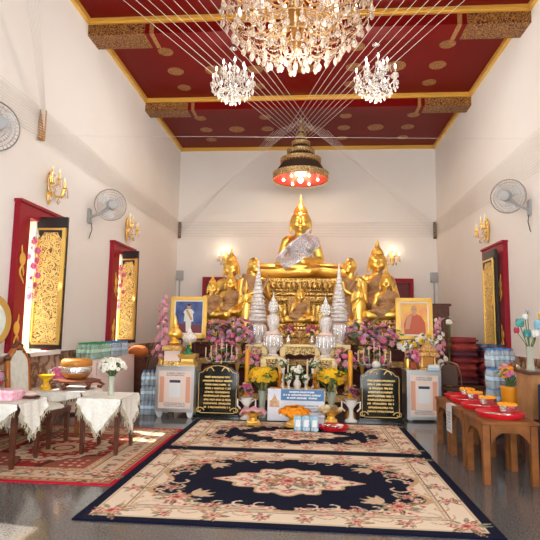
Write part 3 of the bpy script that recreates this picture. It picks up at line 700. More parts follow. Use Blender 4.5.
JEWL = ornate('white porcelain with silver jewels', rgb(248, 242, 236), rgb(192, 180, 174), 34, .2, .35, .22)
PINKW = mat('blush porcelain', rgb(232, 206, 192), .35)
def urn_part(root, r, h, z=0):
    MB().lathe([(r*.62, z), (r*.66, z+.03*h), (r*.42, z+.10*h), (r*.44, z+.16*h), (r*.8, z+.34*h), (r, z+.58*h), (r*.98, z+.72*h), (r*.8, z+.86*h)], 22).build('urn_body', JEWL, root)
    MB().lathe([(r*.84, z+.86*h), (r*.9, z+.89*h), (r*.7, z+.96*h), (r*.4, z+h)], 22).build('lid', PINKW, root)
    for i in range(14):
        a = 2*PI*i/14; MB().cap((r*.93*math.cos(a), r*.93*math.sin(a), z+.80*h), (r*.97*math.cos(a), r*.97*math.sin(a), z+.42*h), .010, .016, 6).build('bead_garland', SILVER, root)
def spire_urn(label, loc, H, r):
    t = thing('spired_urn', label, 'urn', loc); uh = .42; urn_part(t, r, uh); z = uh-.01; n = 13
    for i in range(n):
        f = 1-i/n; hh = (H-uh)*.80/n; rr = r*(.98*f**.9+.12)
        MB().lathe([(rr*.82, z), (rr, z+.01), (rr*1.04, z+.03), (rr*.86, z+hh*.5), (rr*.80, z+hh)], 16).build('spire_tier', JEWL, t); z += hh
    MB().lathe([(r*.16, z), (r*.2, z+.02), (r*.08, z+.08), (r*.12, z+.10), (r*.04, z+.2), (.002, H)], 12).build('finial', PORC, t)
    return t
def bulb_urn(label, loc, H, r):
    t = thing('round_topped_urn', label, 'urn', loc); urn_part(t, r, H*.38)
    urn_b = H*.38
    MB().lathe([(r*.40, urn_b), (r*.42, urn_b+.02), (r*.62, urn_b+.10*H), (r*.66, urn_b+.17*H), (r*.5, urn_b+.23*H), (r*.2, urn_b+.26*H)], 18).build('upper_bowl', JEWL, t)
    zc = urn_b+.36*H; mb = MB().ell((0, 0, zc), (r*.52, r*.52, .11*H), 16, 10)
    for i in range(5):
        for k in range(12): a = 2*PI*(k+.5*(i % 2))/12; q = math.cos((i-2)*.45); mb.ell((r*.54*q*math.cos(a), r*.54*q*math.sin(a), zc+.1*H*math.sin((i-2)*.45)), .014, 5, 4, 1)
    mb.build('jewelled_bulb', [PORC, SILVER], t)
    MB().lathe([(r*.2, zc+.09*H), (r*.26, zc+.11*H), (r*.1, zc+.15*H), (r*.03, zc+.22*H), (.002, H)], 12).build('finial', PORC, t); return t
spire_urn('tall white jewelled spire on an urn, left of the small golden Buddha', (-.97, 9.45, 1.09), 1.60, .175)
spire_urn('tall white jewelled spire on an urn, right of the small golden Buddha', (.53, 9.45, 1.11), 1.55, .175)
bulb_urn('white jewelled urn with round bulb top, left of centre on the low table', (-.65, 9.02, .90), 1.16, .17)
bulb_urn('white jewelled urn with round bulb top, right of centre on the low table', (.27, 9.02, .90), 1.12, .17)
# ------------------------------------------------------------------ front of the altar
def glyph_rows(w, h, rows, gh, y, seed, x0=None, ragged=.85):
    """rows of small looped letter strokes, as engraved lines of script"""
    r = random.Random(seed); mb = MB()
    for i in range(rows):
        z = h/2-gh-(h-gh)*i/max(1, rows-1); L = w*(r.uniform(ragged, 1)); x = -L/2
        while x < L/2-gh*.3:
            a = gh*r.uniform(.45, .7); k = r.randint(0, 4); t = gh*.13
            if r.random() < .1: x += a*.8; continue
            P = {0: [(0, 0), (0, 1), (.6, 1), (.7, .8), (.7, 0)], 1: [(.2, .25), (0, .1), (.1, 0), (.2, .25), (.15, .9), (.6, 1), (.75, .7), (.75, 0)], 2: [(0, .8), (.3, 1), (.6, .8), (.6, 0), (.1, 0), (.1, .3), (.3, .3)],
                 3: [(0, 1), (0, 0), (.7, 0), (.7, 1.1)], 4: [(.1, .8), (.2, 1), (0, .95), (.05, 0), (.4, .6), (.7, 0), (.7, 1)]}[k]
            for (ax, az), (bx, bz) in zip(P[:-1], P[1:]):
                A = Vector((x+ax*a, z+az*gh*.8)); Bv = Vector((x+bx*a, z+bz*gh*.8)); n = (Bv-A); n = Vector((-n.y, n.x)).normalized()*t if n.length > 0 else Vector((0, t))
                mb.add([(A.x-n.x, y, A.y-n.y), (Bv.x-n.x, y, Bv.y-n.y), (Bv.x+n.x, y, Bv.y+n.y), (A.x+n.x, y, A.y+n.y)], [(0, 1, 2, 3)], 0, False)
            if r.random() < .3: mb.box(x+a*.2, x+a*.6, y-.0005, y, z+gh*.95, z+gh*1.08)
            x += a*1.12
    return mb
GRAN = mat('black polished granite', (.006, .008, .007, 1), .08, noise=(90, (.016, .02, .017, 1)), spec=.6)
GLET = mat('gold lettering', (.85, .58, .2, 1), .4, .4)
def plaque(label, x, y, w, h, seed):
    t = thing('prayer_plaque', label, 'plaque', (x, y, 0)); a = w/2
    top = [(a, h*.80), (a*.97, h*.85), (a*.80, h*.87), (a*.66, h*.93), (a*.3, h*.985), (0, h), (-a*.3, h*.985), (-a*.66, h*.93), (-a*.80, h*.87), (-a*.97, h*.85), (-a, h*.80)]
    MB().prism([(-a, .03), (a, .03)]+top, 0, .05).build('slab', GRAN, t)
    MB().box(-a-.03, a+.03, -.05, .16, 0, .032).build('base', GRAN, t)
    pts = [(-a*.9, -.004, h*.12)]+[(px*.9, -.004, .03+(pz-.03)*.965) for px, pz in reversed(top)]+[(a*.9, -.004, h*.12), (a*.8, -.004, h*.08), (-a*.8, -.004, h*.08)]
    mb = MB().tube(pts, .006, 4, 0, True)
    for sx in (-1, 1):
        mb.tube([(sx*(a*.86-.08*math.cos(k*.5)*(.9**k)), -.004, h*.1+.06*math.sin(k*.5)*(.9**k)+.02) for k in range(14)], .008, 5)
        mb.tube([(sx*(a*.55-.12*k/10), -.004, h*(.86+.07*math.sin(k/10*3.1))) for k in range(11)], .009, 5)
    mb.build('gilt_border', GLET, t)
    g = glyph_rows(a*1.4, h*.60, 9, .030, -.003, seed); o = g.build('engraved_lettering', GLET, t, (0, 0, h*.47)); return t
plaque('black granite plaque with gold lettering, left, beside the donation box under the portrait in blue', -1.435, 8.02, .66, .82, 1)
plaque('black granite plaque with gold lettering, right, beside the donation box under the monk portrait', 1.085, 8.06, .62, .82, 2)

POST = mat('pale pink printed card', rgb(236, 214, 200), .5); POSTB = mat('peach printed border', rgb(222, 160, 128), .5); BLUEI = mat('dark blue print', rgb(40, 46, 74), .5); GREYI = mat('grey print', rgb(150, 146, 150), .5)
def donation_box(label, x, y, w, d, h, z0):
    t = thing('donation_box', label, 'box', (x, y, 0))
    MB().box(-w/2, w/2, 0, d, z0, h).build('steel_body', STEEL, t, bevel=.006)
    MB().box(-w/2-.01, w/2+.01, -.01, d+.01, h, h+.018).build('steel_lid', STEEL, t, bevel=.004)
    mb = MB()
    for a, b, c_, e in ((-w/2, w/2, h-.055, h-.004), (-w/2, w/2, z0, z0+.05), (-w/2, -w/2+.045, z0+.05, h-.055), (w/2-.045, w/2, z0+.05, h-.055)): mb.box(a, b, -.018, 0, c_, e)
    mb.build('front_frame', STEEL, t)
    p = MB().box(-w/2+.05, w/2-.05, -.006, -.001, z0+.055, h-.06).build('printed_panel', POST, t)
    mb = MB(); zz = h-z0
    for xa in (-w/2+.06, w/2-.13): MB().box(xa, xa+.07, -.008, -.006, z0+.14, h-.15).build('peach_border', POSTB, p)
    cz = z0+zz*.50
    MB().box(-.085, .085, -.009, -.006, cz-.12, cz+.14).build('white_notice', WPLAS, p)
    MB().box(-.085, .085, -.011, -.009, cz+.10, cz+.14).build('notice_header', BLUEI, p)
    glyph_rows(w*.5, .05, 2, .02, -.0085, 5).build('print_lines', GREYI, p, (0, 0, h-.11)); glyph_rows(w*.6, .06, 3, .014, -.0085, 8).build('print_lines', GREYI, p, (0, 0, z0+.11))
    mb = MB().box(-.1, .1, d*.3, d*.3+.02, h+.018, h+.0185); mb.build('coin_slot', BLK, t)
    for sx in (-1, 1):
        for yy in (.05, d-.05): MB().sq([(.02, 0), (.035, .02), (.055, z0)], (sx*(w/2-.06), yy, 0)).build('foot', WPLAS, t)
    return t
donation_box('stainless donation box with peach notice, left, carrying the golden urns and tray', -2.07, 7.86, .60, .46, .77, .09)
donation_box('stainless donation box with peach notice, right, carrying the gilt shrine and flower pot', 1.76, 8.17, .52, .44, .76, .03)

# portraits on easels
def portrait(label, x, y, z0, w, h, bg, figure, tilt=.05):
    t = thing('framed_portrait', label, 'picture', (x, y, z0), (-tilt, 0, 0)); f = .055
    mb = MB()
    for k, (a, b) in enumerate(((0, .035), (.018, .05))):
        i = k*.018; e = f if k else f*.6
        mb.box(-w/2+i, w/2-i, -b, 0, i, i+e-.01).box(-w/2+i, w/2-i, -b, 0, h-i-e+.01, h-i).box(-w/2+i, -w/2+i+e-.01, -b, 0, i, h-i).box(w/2-i-e+.01, w/2-i, -b, 0, i, h-i)
    mb.build('gilt_frame', GOLDP, t)
    MB().box(-w/2+.03, w/2-.03, -.012, .0, .03, h-.03).build('white_mount', PORC, t)
    pic = MB().box(-w/2+.085, w/2-.085, -.016, -.012, .09, h-.09).build('picture', bg, t)
    figure(pic, w-.17, h-.18, .09); return t
def flat(pic, name, poly, y, m): MB().prism(poly, y-.0015, y).build(name, m, pic)
def oval(cx, cz, rx, rz, n=20): return [(cx+rx*math.cos(2*PI*i/n), cz+rz*math.sin(2*PI*i/n)) for i in range(n)]
SKIN = mat('printed skin tone', rgb(206, 150, 116), .5); BLUEB = mat('deep blue print', rgb(44, 58, 112), .5, noise=(6, rgb(84, 104, 160))); ROBO = mat('printed orange robe', rgb(196, 92, 60), .5); YELB = mat('yellow print', rgb(244, 206, 84), .5, noise=(5, rgb(240, 160, 100)))
PRW = mat('printed white uniform', rgb(226, 222, 214), .5); PRG = mat('printed gold braid', rgb(196, 160, 80), .5); PRD = mat('printed dark hair', rgb(44, 36, 36), .5); PRR = mat('printed red carpet', rgb(120, 50, 60), .5)
def fig_uniform(p, w, h, z):
    y = -.0162; cz = z
    flat(p, 'printed_floor', [(-w/2, cz), (w/2, cz), (w/2, cz+h*.25), (-w/2, cz+h*.3)], y, PRR)
    flat(p, 'printed_trousers', [(-.04, cz+.02), (.045, cz+.02), (.055, cz+h*.45), (-.055, cz+h*.45)], y-.002, PRW)
    flat(p, 'printed_coat', [(-.085, cz+h*.36), (.09, cz+h*.36), (.075, cz+h*.60), (.10, cz+h*.66), (.05, cz+h*.76), (-.05, cz+h*.76), (-.10, cz+h*.66), (-.075, cz+h*.6)], y-.003, PRW)
    flat(p, 'printed_sash', [(-.06, cz+h*.72), (-.02, cz+h*.75), (.075, cz+h*.42), (.04, cz+h*.40)], y-.005, PRG)
    flat(p, 'printed_face', oval(0, cz+h*.84, .036, .05), y-.004, SKIN); flat(p, 'printed_hair', oval(0, cz+h*.895, .036, .022), y-.006, PRD)
def fig_monk(p, w, h, z):
    y = -.0162; cz = z
    flat(p, 'printed_robe', [(-w*.36, cz), (w*.42, cz), (w*.40, cz+h*.38), (w*.26, cz+h*.58), (.03, cz+h*.66), (-.04, cz+h*.66), (-w*.28, cz+h*.54), (-w*.38, cz+h*.3)], y-.002, ROBO)
    flat(p, 'printed_shoulder', [(-w*.34, cz+h*.16), (-w*.18, cz+h*.16), (-.03, cz+h*.64), (-w*.26, cz+h*.54)], y-.004, SKIN)
    flat(p, 'printed_neck', [(-.03, cz+h*.6), (.035, cz+h*.6), (.03, cz+h*.72), (-.025, cz+h*.72)], y-.005, SKIN)
    flat(p, 'printed_face', oval(.0, cz+h*.79, .052, .075), y-.006, SKIN)
    for sx in (-1, 1): flat(p, 'printed_eye', oval(sx*.02, cz+h*.80, .009, .005, 8), y-.008, PRD)
portrait('gilt framed portrait of a person in white uniform on blue, left of the altar', -2.18, 9.05, 1.19, .66, .74, BLUEB, fig_uniform)
portrait('gilt framed portrait of a monk in orange robe on yellow, right of the altar', 1.835, 9.22, 1.23, .64, .73, YELB, fig_monk)
def easel(label, x, y, z):
    t = thing('easel', label, 'stand', (x, y, 0))
    for sx in (-1, 1): MB().cap((sx*.22, -.08, 0.02), (sx*.05, .09, z+.62), .016).build('leg', DWOOD, t)
    MB().cap((0, .40, 0.02), (0, .10, z+.55), .016).build('leg', DWOOD, t); MB().box(-.28, .28, -.06, .05, z-.045, z-.005).build('ledge', DWOOD, t)
easel('dark wooden easel holding the portrait in blue', -2.18, 9.06, 1.19); easel('dark wooden easel holding the monk portrait', 1.835, 9.23, 1.23)

# tall yellow candles on white lotus stands
def candle(label, x, y, z, h, r=.037):
    t = thing('tall_candle', label, 'candle', (x, y, z)); MB().lathe([(r, 0), (r, h*.97), (r*.8, h)], 16).build('wax', WAX, t); MB().tube([(0, 0, h), (.004, 0, h+.03)], .003, 5).build('wick', BLK, t)
    MB().lathe([(r*1.25, .0), (r*1.6, -.02), (r*.7, -.06), (r*.6, -z+.12), (r*2.2, -z+.05), (r*2.6, -z)], 16).build('gilt_holder', GOLD, t)
    return t
WAX = mat('yellow wax', rgb(240, 170, 30), .5, noise=(6, rgb(236, 158, 20)))
candle('tall fat yellow candle left of the left hand yellow bouquet', -1.03, 8.45, .30, .74); candle('tall fat yellow candle right of the right hand yellow bouquet', .655, 8.45, .30, .74)
def lotus_stand(label, x, y, s):
    t = bouquet('lotus_vase', label, (x, y, 0), ['lotus'], 1, (.01, .01, .01), .44, 'plinth', .33, .10, PORC, stems=0, leaves=22, scale=1.5, sd=s, cat='vase')
    for i in range(4): o = put('flower', BL['bud' if i % 2 else 'whitesmall'], t, (.11*math.cos(i*1.7+s), .05*math.sin(i*2.1), .40+.07*i)); o.scale = (1, 1, 1)
    for sx in (-1, 1):
        MB().tube([(sx*.085, 0, .27), (sx*.14, 0, .30), (sx*.14, 0, .20), (sx*.09, 0, .15)], .014, 6).build('handle', PORC, t)
    return t
lotus_stand('white fluted vase with a pink lotus beside the left granite plaque', -.965, 7.95, 1); lotus_stand('white fluted vase with a pink lotus beside the right granite plaque', .63, 8.0, 4)
bouquet('chrysanthemum_bouquet', 'yellow chrysanthemums in a tall glass vase, left of the white signboard', (-.74, 8.12, 0), ['yellow'], 80, (.21, .17, .13), .64, 'glass', .42, .085, GLASS, leaves=26, sd=3, scale=.95)
bouquet('chrysanthemum_bouquet', 'yellow chrysanthemums in a tall glass vase, right of the white signboard', (.34, 8.15, 0), ['yellow'], 80, (.21, .17, .12), .64, 'glass', .42, .085, GLASS, leaves=26, sd=8, scale=.95)

# white signboard with its blue heading
t = thing('signboard', 'white signboard with blue heading leaning behind the marigold tray', 'sign', (-.205, 7.86, .005), (-.1, 0, 0))
WSB = mat('white board print', rgb(226, 226, 232), .4, noise=(3, rgb(206, 210, 222))); SBB = mat('blue heading print', rgb(30, 104, 160), .4); LTR = mat('white lettering', rgb(240, 240, 240), .5); WARMP = mat('temple picture print', rgb(196, 140, 90), .5, noise=(16, rgb(220, 190, 150)))
MB().box(-.43, .43, 0, .018, 0, .47).build('board', WSB, t)
b = MB().box(-.23, .425, -.004, 0, .30, .465).build('blue_heading', SBB, t)
glyph_rows(.58, .115, 3, .027, -.0055, 21, ragged=.6).build('lettering', LTR, b, (.09, 0, .385))
mb = MB().prism([(-.40, .20), (-.25, .20), (-.25, .29), (-.29, .31), (-.325, .40), (-.36, .31), (-.40, .29)], -.004, 0); mb.build('temple_picture', WARMP, t)
glyph_rows(.30, .10, 3, .022, -.003, 23).build('small_print', GREYI, t, (.2, 0, .19))

# pedestal trays and offerings on the rug
def pedestal_tray(label, x, y, s, z=.013, m=None):
    t = thing('pedestal_tray', label, 'tray', (x, y, z))
    MB().lathe([(.13*s, 0), (.135*s, .012), (.12*s, .03), (.075*s, .075), (.065*s, .10), (.085*s, .125), (.15*s, .15), (.20*s, .18), (.205*s, .19), (.14*s, .172), (.0, .165)], 28, (0, 0, 0), sx=1).build('tray_body', m or GOLD, t)
    mb = MB()
    for i in range(18): a = 2*PI*i/18; mb.ell((.10*s*math.cos(a), .10*s*math.sin(a), .045), (.018*s, .018*s, .022), 6, 4)
    mb.build('petal_band', GOLDB, t); return t
pedestal_tray('golden pedestal tray on the rug, left, under a folded pink cloth', -.805, 7.45, .82)
pt = MB()
P = [[(-.17+.34*i/12, -.12+.24*j/8, .20+.015*math.sin(i*1.3)+.01*math.cos(j*1.9)-.05*((i/6-1)**4)) for j in range(9)] for i in range(13)]
pt.grid(P); pt.grid([[(x, y, z-.035) for x, y, z in r_] for r_ in P])
for e in ([r_[0] for r_ in P], [r_[-1] for r_ in P], P[0], P[-1]): pt.tube([(x, y, z-.017) for x, y, z in e], .018, 6)
tag(pt.build('folded_cloth', mat('pink satin', rgb(222, 166, 170), .45, noise=(12, rgb(200, 140, 150))), None, (-.805, 7.45, .038)), 'folded pink satin cloth on the left golden pedestal tray', 'cloth')
pedestal_tray('golden pedestal tray on the rug, centre, heaped with marigolds', -.215, 7.40, .95)
for i in range(30):                                           # marigold heads piled on the middle tray
    ring = 0 if i < 14 else 1 if i < 24 else 2; k = (i, i-14, i-24)[ring]; n = (14, 10, 6)[ring]; q = (.205, .125, .05)[ring]; a = 2*PI*k/n+ring*.3
    o = tag(put('marigold', BL['orange'], None, (-.215+q*math.cos(a), 7.40+q*math.sin(a)*.9, .225+(.0, .035, .06)[ring]+.008*math.sin(i*5))), 'orange marigold head piled on the centre pedestal tray', 'flower', 'marigolds piled on the tray')
    dv = Vector((math.cos(a)*.7*(2-ring), math.sin(a)*.7*(2-ring), 1)); o.rotation_euler = dv.to_track_quat('Z', 'Y').to_euler()
pedestal_tray('golden pedestal tray by the red tray, right, under cream garlands', .315, 7.72, .82)
for i in range(18):
    a = 2*PI*i/12; q = .16 if i < 12 else .07
    o = tag(put('garland_flower', BL['cream'], None, (.315+q*math.cos(a), 7.72+q*math.sin(a)*.85, .215+(.03 if i >= 12 else 0)+.012*math.sin(i*3))), 'cream garland flower heaped on the right hand pedestal tray', 'flower', 'cream flowers on the tray'); o.rotation_euler = (random.uniform(-.5, .5), random.uniform(-.5, .5), a)
def round_tray(label, x, y, z, r, m=None, sx=1.):
    return tag(MB().lathe([(0, .004), (r*.80, .004), (r*.84, .010), (r*.95, .045), (r, .05), (r*1.005, .044), (r*.86, .0), (0, 0)], 40, (0, 0, 0), sx=sx).build('red_tray', m or REDPL, None, (x, y, z)), label, 'tray')
round_tray('round red plastic tray on the rug, holding small offerings', .33, 7.30, .013, .215)
for i, (dx, dy, m, nm, lb) in enumerate(((-.08, .02, SILVER, 'small_bowl', 'small silver bowl at the left of the red rug tray'), (.02, -.07, SILVER, 'small_bowl', 'small silver bowl at the front of the red rug tray'), (.09, .03, PORC, 'small_bowl', 'small white bowl at the right of the red rug tray'))):
    tag(MB().lathe([(.025, 0), (.03, .006), (.05, .03), (.06, .05), (.055, .05), (.03, .012), (0, .01)], 18).build(nm, m, None, (.33+dx, 7.30+dy, .018)), lb, 'bowl')
TISS = mat('pale blue tissue wrap', rgb(126, 178, 206), .5, noise=(24, rgb(196, 222, 234)))
for k in range(3):
    t = thing('tissue_pack', ('leftmost', 'middle', 'rightmost')[k]+' of the three pale blue tissue packs in front of the signboard', 'packet', (-.155+.112*k, 7.13, .013), .03)
    MB().box(-.053, .053, -.05, .05, 0, .20).build('packet', TISS, t, bevel=.012)
    MB().box(-.03, .03, -.053, -.051, .06, .15).build('white_label', LTR, t)
t = thing('silver_box', 'low silver grey box behind the tissue packs on the rug', 'box', (.05, 7.52, .013)); MB().box(-.16, .16, -.1, .1, 0, .13).build('body', mat('silver card', rgb(190, 192, 200), .35, .3), t, bevel=.006); MB().box(-.165, .165, -.105, .105, .13, .16).build('lid', mat('silver card lid', rgb(206, 208, 214), .35, .3), t, bevel=.005)

# candles and small vases on the long low table and centre table
for i, x in enumerate((-.49, .09)):
    s = ('left', 'right')[i]
    t = thing('amber_candle_stand', 'amber and gold candle stand on the low table, %s of the white flowers' % s, 'candlestick', (x, 8.36, .42))
    MB().lathe([(.045, 0), (.05, .015), (.02, .04), (.03, .08), (.05, .11), (.03, .14), (.045, .17), (.055, .23), (.05, .25)], 16).build('stand', mat('amber glass', rgb(206, 130, 30), .15, .3), t); MB().lathe([(.02, .25), (.02, .31), (.004, .33)], 10).build('candle', WAX, t)
bouquet('white_flower_vase', 'white flowers in a white vase, at the middle of the low table', (-.20, 8.38, .42), ['white'], 12, (.10, .07, .07), .30, 'belly', .22, .065, PORC, leaves=10, sd=2, scale=.8)
for i, x in enumerate((-.335, -.065)):
    bouquet('white_flower_vase', 'small white vase of white buds, %s of the middle white vase' % ('left', 'right')[i], (x, 8.32, .42), ['whitesmall'], 6, (.055, .045, .04), .20, 'plinth', .15, .045, PORC, leaves=12, sd=5+i, scale=.8)
for i, x in enumerate((-.36, -.04)):
    t = thing('cream_candle', 'slim cream candle on a gilt stick, %s in front of the centre altar table' % ('left', 'right')[i], 'candle', (x, 8.55, .42)); MB().lathe([(.05, 0), (.05, .012), (.015, .03), (.02, .14), (.03, .20), (.03, .215)], 12).build('gilt_stick', GOLD, t); MB().lathe([(.014, .215), (.014, .46), (.004, .47)], 10).build('wax', PETC, t)
for i, x in enumerate((-.45, .07)):
    bouquet('green_white_vase', 'tall white vase of pale flowers, %s under the centre altar table edge' % ('left', 'right')[i], (x, 8.52, .42), ['whitesmall', 'white'], 9, (.075, .06, .07), .42, 'plinth', .32, .05, PORC, leaves=16, sd=15+i, scale=.7)
for i, x in enumerate((-.40, .04)):
    bouquet('pink_lotus_vase', 'silver vase of pink lotus on the centre altar table, %s' % ('left', 'right')[i], (x, 9.5, 1.10), ['magenta', 'bud', 'crimson'], 12, (.10, .08, .09), .26, 'belly', .18, .06, SILVER, leaves=8, sd=25+i, scale=.85)
t = thing('offering_bowl', 'gilt footed offering bowl with lotus top on the centre altar table', 'bowl', (-.18, 9.5, 1.10)); MB().lathe([(.07, 0), (.075, .02), (.03, .06), (.05, .10), (.10, .16), (.11, .22), (.09, .24)], 20).build('bowl', GOLDD, t)
for i in range(5): put('lotus_bud', BL['bud'], t, (.05*math.cos(i*1.26), .05*math.sin(i*1.26), .26))

# mauve bouquets either side
mid = ['mauve', 'pink', 'bud', 'mauve', 'bud', 'magenta']
for i, (x, y, n, rx, cz, lb) in enumerate(((-1.72, 9.32, 54, .28, .98, 'big mauve and pink bouquet farthest left, behind the left plaque'), (-1.30, 9.20, 54, .27, 1.02, 'big mauve and pink bouquet between the left plaque and the spired urn'), (-1.50, 8.98, 36, .24, .66, 'lower crimson and mauve bouquet just above the left granite plaque'),
        (-1.02, 8.86, 20, .17, .58, 'pink and magenta bouquet behind the left yellow candle'), (.62, 8.86, 20, .17, .58, 'pink and magenta bouquet behind the right yellow candle'),
        (.92, 9.20, 54, .27, 1.02, 'big mauve and pink bouquet between the right plaque and the spired urn'), (1.36, 9.30, 54, .27, .98, 'big mauve and pink bouquet left of the monk portrait'), (1.12, 8.98, 36, .24, .62, 'lower crimson and mauve bouquet just above the right granite plaque'))):
    bouquet('mauve_bouquet', lb, (x, y, .30), mid if i not in (3, 4) else ['pink', 'magenta', 'bud'], n, (rx+.02, .18, .26 if n > 20 else .21), cz-.02, 'gold', cz-.22, .11, GOLD, leaves=22, sd=50+i)
def candelabra(label, x, y):
    t = thing('candelabrum', label, 'candelabrum', (x, y, .30)); MB().lathe([(.09, 0), (.09, .02), (.03, .05), (.014, .3), (.03, .36), (.012, .40), (.010, .72), (.03, .74)], 14).build('stem', GOLDB, t)
    for i in range(7):
        xx = -.27+.09*i; zz = .56+.10*(1-abs(xx)/.27)
        if i != 3: MB().tube([(0, 0, .50), (xx*.5, -.02, .50), (xx*.85, -.03, .51), (xx, -.03, zz)], .0055, 6).build('arm', PORC, t)
        MB().lathe([(.022, zz), (.024, zz+.012), (.009, zz+.014), (.009, zz+.17), (.003, zz+.185)], 10, (xx, -.03 if i != 3 else 0, 0.06 if i == 3 else 0)).build('candle', PETC, t)
candelabra('silver candelabrum with cream candles among the mauve flowers, left of the altar', -1.52, 8.80); candelabra('silver candelabrum with cream candles among the mauve flowers, right of the altar', 1.08, 8.80)
t = thing('white_orb_jar', 'round white jar on a gilt stem above the right granite plaque', 'jar', (1.10, 8.68, .30)); MB().lathe([(.08, 0), (.02, .04), (.016, .4), (.05, .44)], 14).build('gilt_stem', GOLD, t); MB().ell((0, 0, .51), (.075, .075, .07), 16, 10).build('jar_body', PORC, t); MB().lathe([(.02, .575), (.025, .59), (.0, .62)], 10).build('lid_knob', GOLD, t)

# things standing on the donation boxes
zt = .788
t = thing('golden_shrine_urn', 'ornate golden urn on a white sided box, at the left on the left donation box', 'urn', (-2.16, 8.08, zt))
MB().sq([(.15, 0), (.15, .05), (.12, .06)]).build('gilt_foot', GOLDO, t); MB().sq([(.125, .05), (.125, .22)]).build('white_panel', PINKW, t); MB().sq([(.15, .22), (.16, .25), (.15, .29), (.10, .31)]).build('gilt_cornice', GOLDD, t)
MB().lathe([(.06, .31), (.10, .34), (.06, .37), (.05, .40), (.115, .45), (.12, .50), (.08, .55), (.05, .58), (.06, .60), (.03, .66), (.035, .68), (.005, .78)], 16).build('urn_body', GOLD, t)
t = thing('gilt_tray_shrine', 'gilt square tray with a small green figure, on the left donation box\'s right side', 'shrine', (-1.91, 8.02, zt))
MB().sq([(.13, 0), (.12, .03), (.10, .05), (.10, .10), (.135, .13), (.14, .17), (.12, .175)]).build('gilt_stand', GOLDB, t); MB().ell((0, -.02, .22), (.05, .045, .06), 12, 8).ell((0, -.02, .30), (.028, .028, .034), 10, 8).cap((-.05, -.05, .185), (.05, -.05, .185), .028).build('green_figure', mat('jade green', rgb(30, 110, 60), .25), t)
MB().lathe([(.03, .17), (.03, .34)], 8, (0, .06, 0)).build('back_post', GOLD, t); mb = MB().lathe([(.04, .34), (.10, .37), (.12, .42), (.09, .47), (.05, .50), (.02, .56), (.0, .60)], 14, (0, .03, 0)); mb.build('jewelled_top', JEWL, t)
t = thing('gilt_shrine', 'small gilt shrine with pillars and pointed roof on the right donation box', 'shrine', (1.86, 8.36, .779))
MB().sq([(.15, 0), (.15, .03), (.12, .05)]).build('plinth', GOLDD, t)
for a in (-1, 1):
    for b_ in (-1, 1): MB().lathe([(.016, .05), (.013, .07), (.013, .20), (.018, .22)], 8, (a*.10, b_*.08, 0)).build('pillar', GOLDB, t)
MB().box(-.08, .08, -.06, .06, .05, .2).build('cella', mat('honey lacquer', rgb(196, 130, 50), .3, .3), t); MB().sq([(.16, .22), (.15, .25), (.11, .28), (.12, .30), (.07, .36), (.03, .42), (.0, .50)]).build('tiered_roof', GOLDD, t)
bouquet('potted_flowers', 'pink flowers in a small terracotta pot on the right donation box', (1.64, 8.33, .779), ['magenta', 'pink'], 12, (.11, .09, .09), .20, 'pot', .12, .065, mat('terracotta', rgb(170, 84, 50), .8), leaves=14, sd=71)
t = thing('leaflet_box', 'small white and blue card box at the front right of the right donation box', 'box', (1.92, 8.24, .779)); MB().box(-.09, .09, -.05, .05, 0, .085).build('card_body', WPLAS, t, bevel=.004); MB().box(-.092, .092, -.053, -.05, .0, .04).build('blue_band', mat('pale blue card', rgb(170, 200, 220), .5), t)
def flower_stand(label, x, y, z, sd):
    bouquet('yellow_white_flowers', label, (x, y, 0), ['yellow', 'white', 'yellow', 'whitesmall'], 26, (.16, .13, .09), z+.22, 'gold', z+.16, .10, GOLD, leaves=14, sd=sd, stems=0)
flower_stand('yellow and white flowers on a golden stand, under the monk portrait\'s left corner', 1.64, 8.80, .90, 81); flower_stand('yellow and white flowers on a golden stand, in front of the monk portrait\'s right corner', 1.95, 8.85, 1.02, 82)
def orchids(label, x, y, z0, z1, rx, kinds, sd):
    n = 40; r = random.Random(sd); t = thing('orchid_column', label, 'flowers', (x, y, 0)); MB().lathe(vase_prof('gold', z0+.05, .11), 16).build('gilt_vase', GOLD, t); MB().tube([(0, 0, z0), (.02, 0, z1)], .008, 5).build('stems', STEM, t)
    for i in range(n):
        f = i/n; a = i*2.4; q = rx*(1-.75*f)*r.uniform(.4, 1); o = put('flower', BL[kinds[i % len(kinds)]], t, (q*math.cos(a), q*math.sin(a)*.8, z0+.02+(z1-z0)*f)); o.rotation_euler = Vector((math.cos(a), math.sin(a)-.5, .4)).to_track_quat('Z', 'Y').to_euler(); s = 1.25-.5*f; o.scale = (s, s, s)
orchids('tall spire of pale pink orchids at the far left, beside the portrait in blue', -2.62, 8.98, .80, 1.92, .20, ['pink', 'pink', 'bud'], 5); orchids('column of pink and white orchids right of the monk portrait', 2.26, 9.25, .78, 1.60, .17, ['pink', 'bud', 'white'], 6)
bouquet('white_orchid_sprig', 'thin sprig of white blossoms leaning out right of the monk portrait', (2.44, 9.3, 0), ['white'], 4, (.10, .05, .10), 1.55, 'gold', .6, .09, GOLD, leaves=3, sd=9)
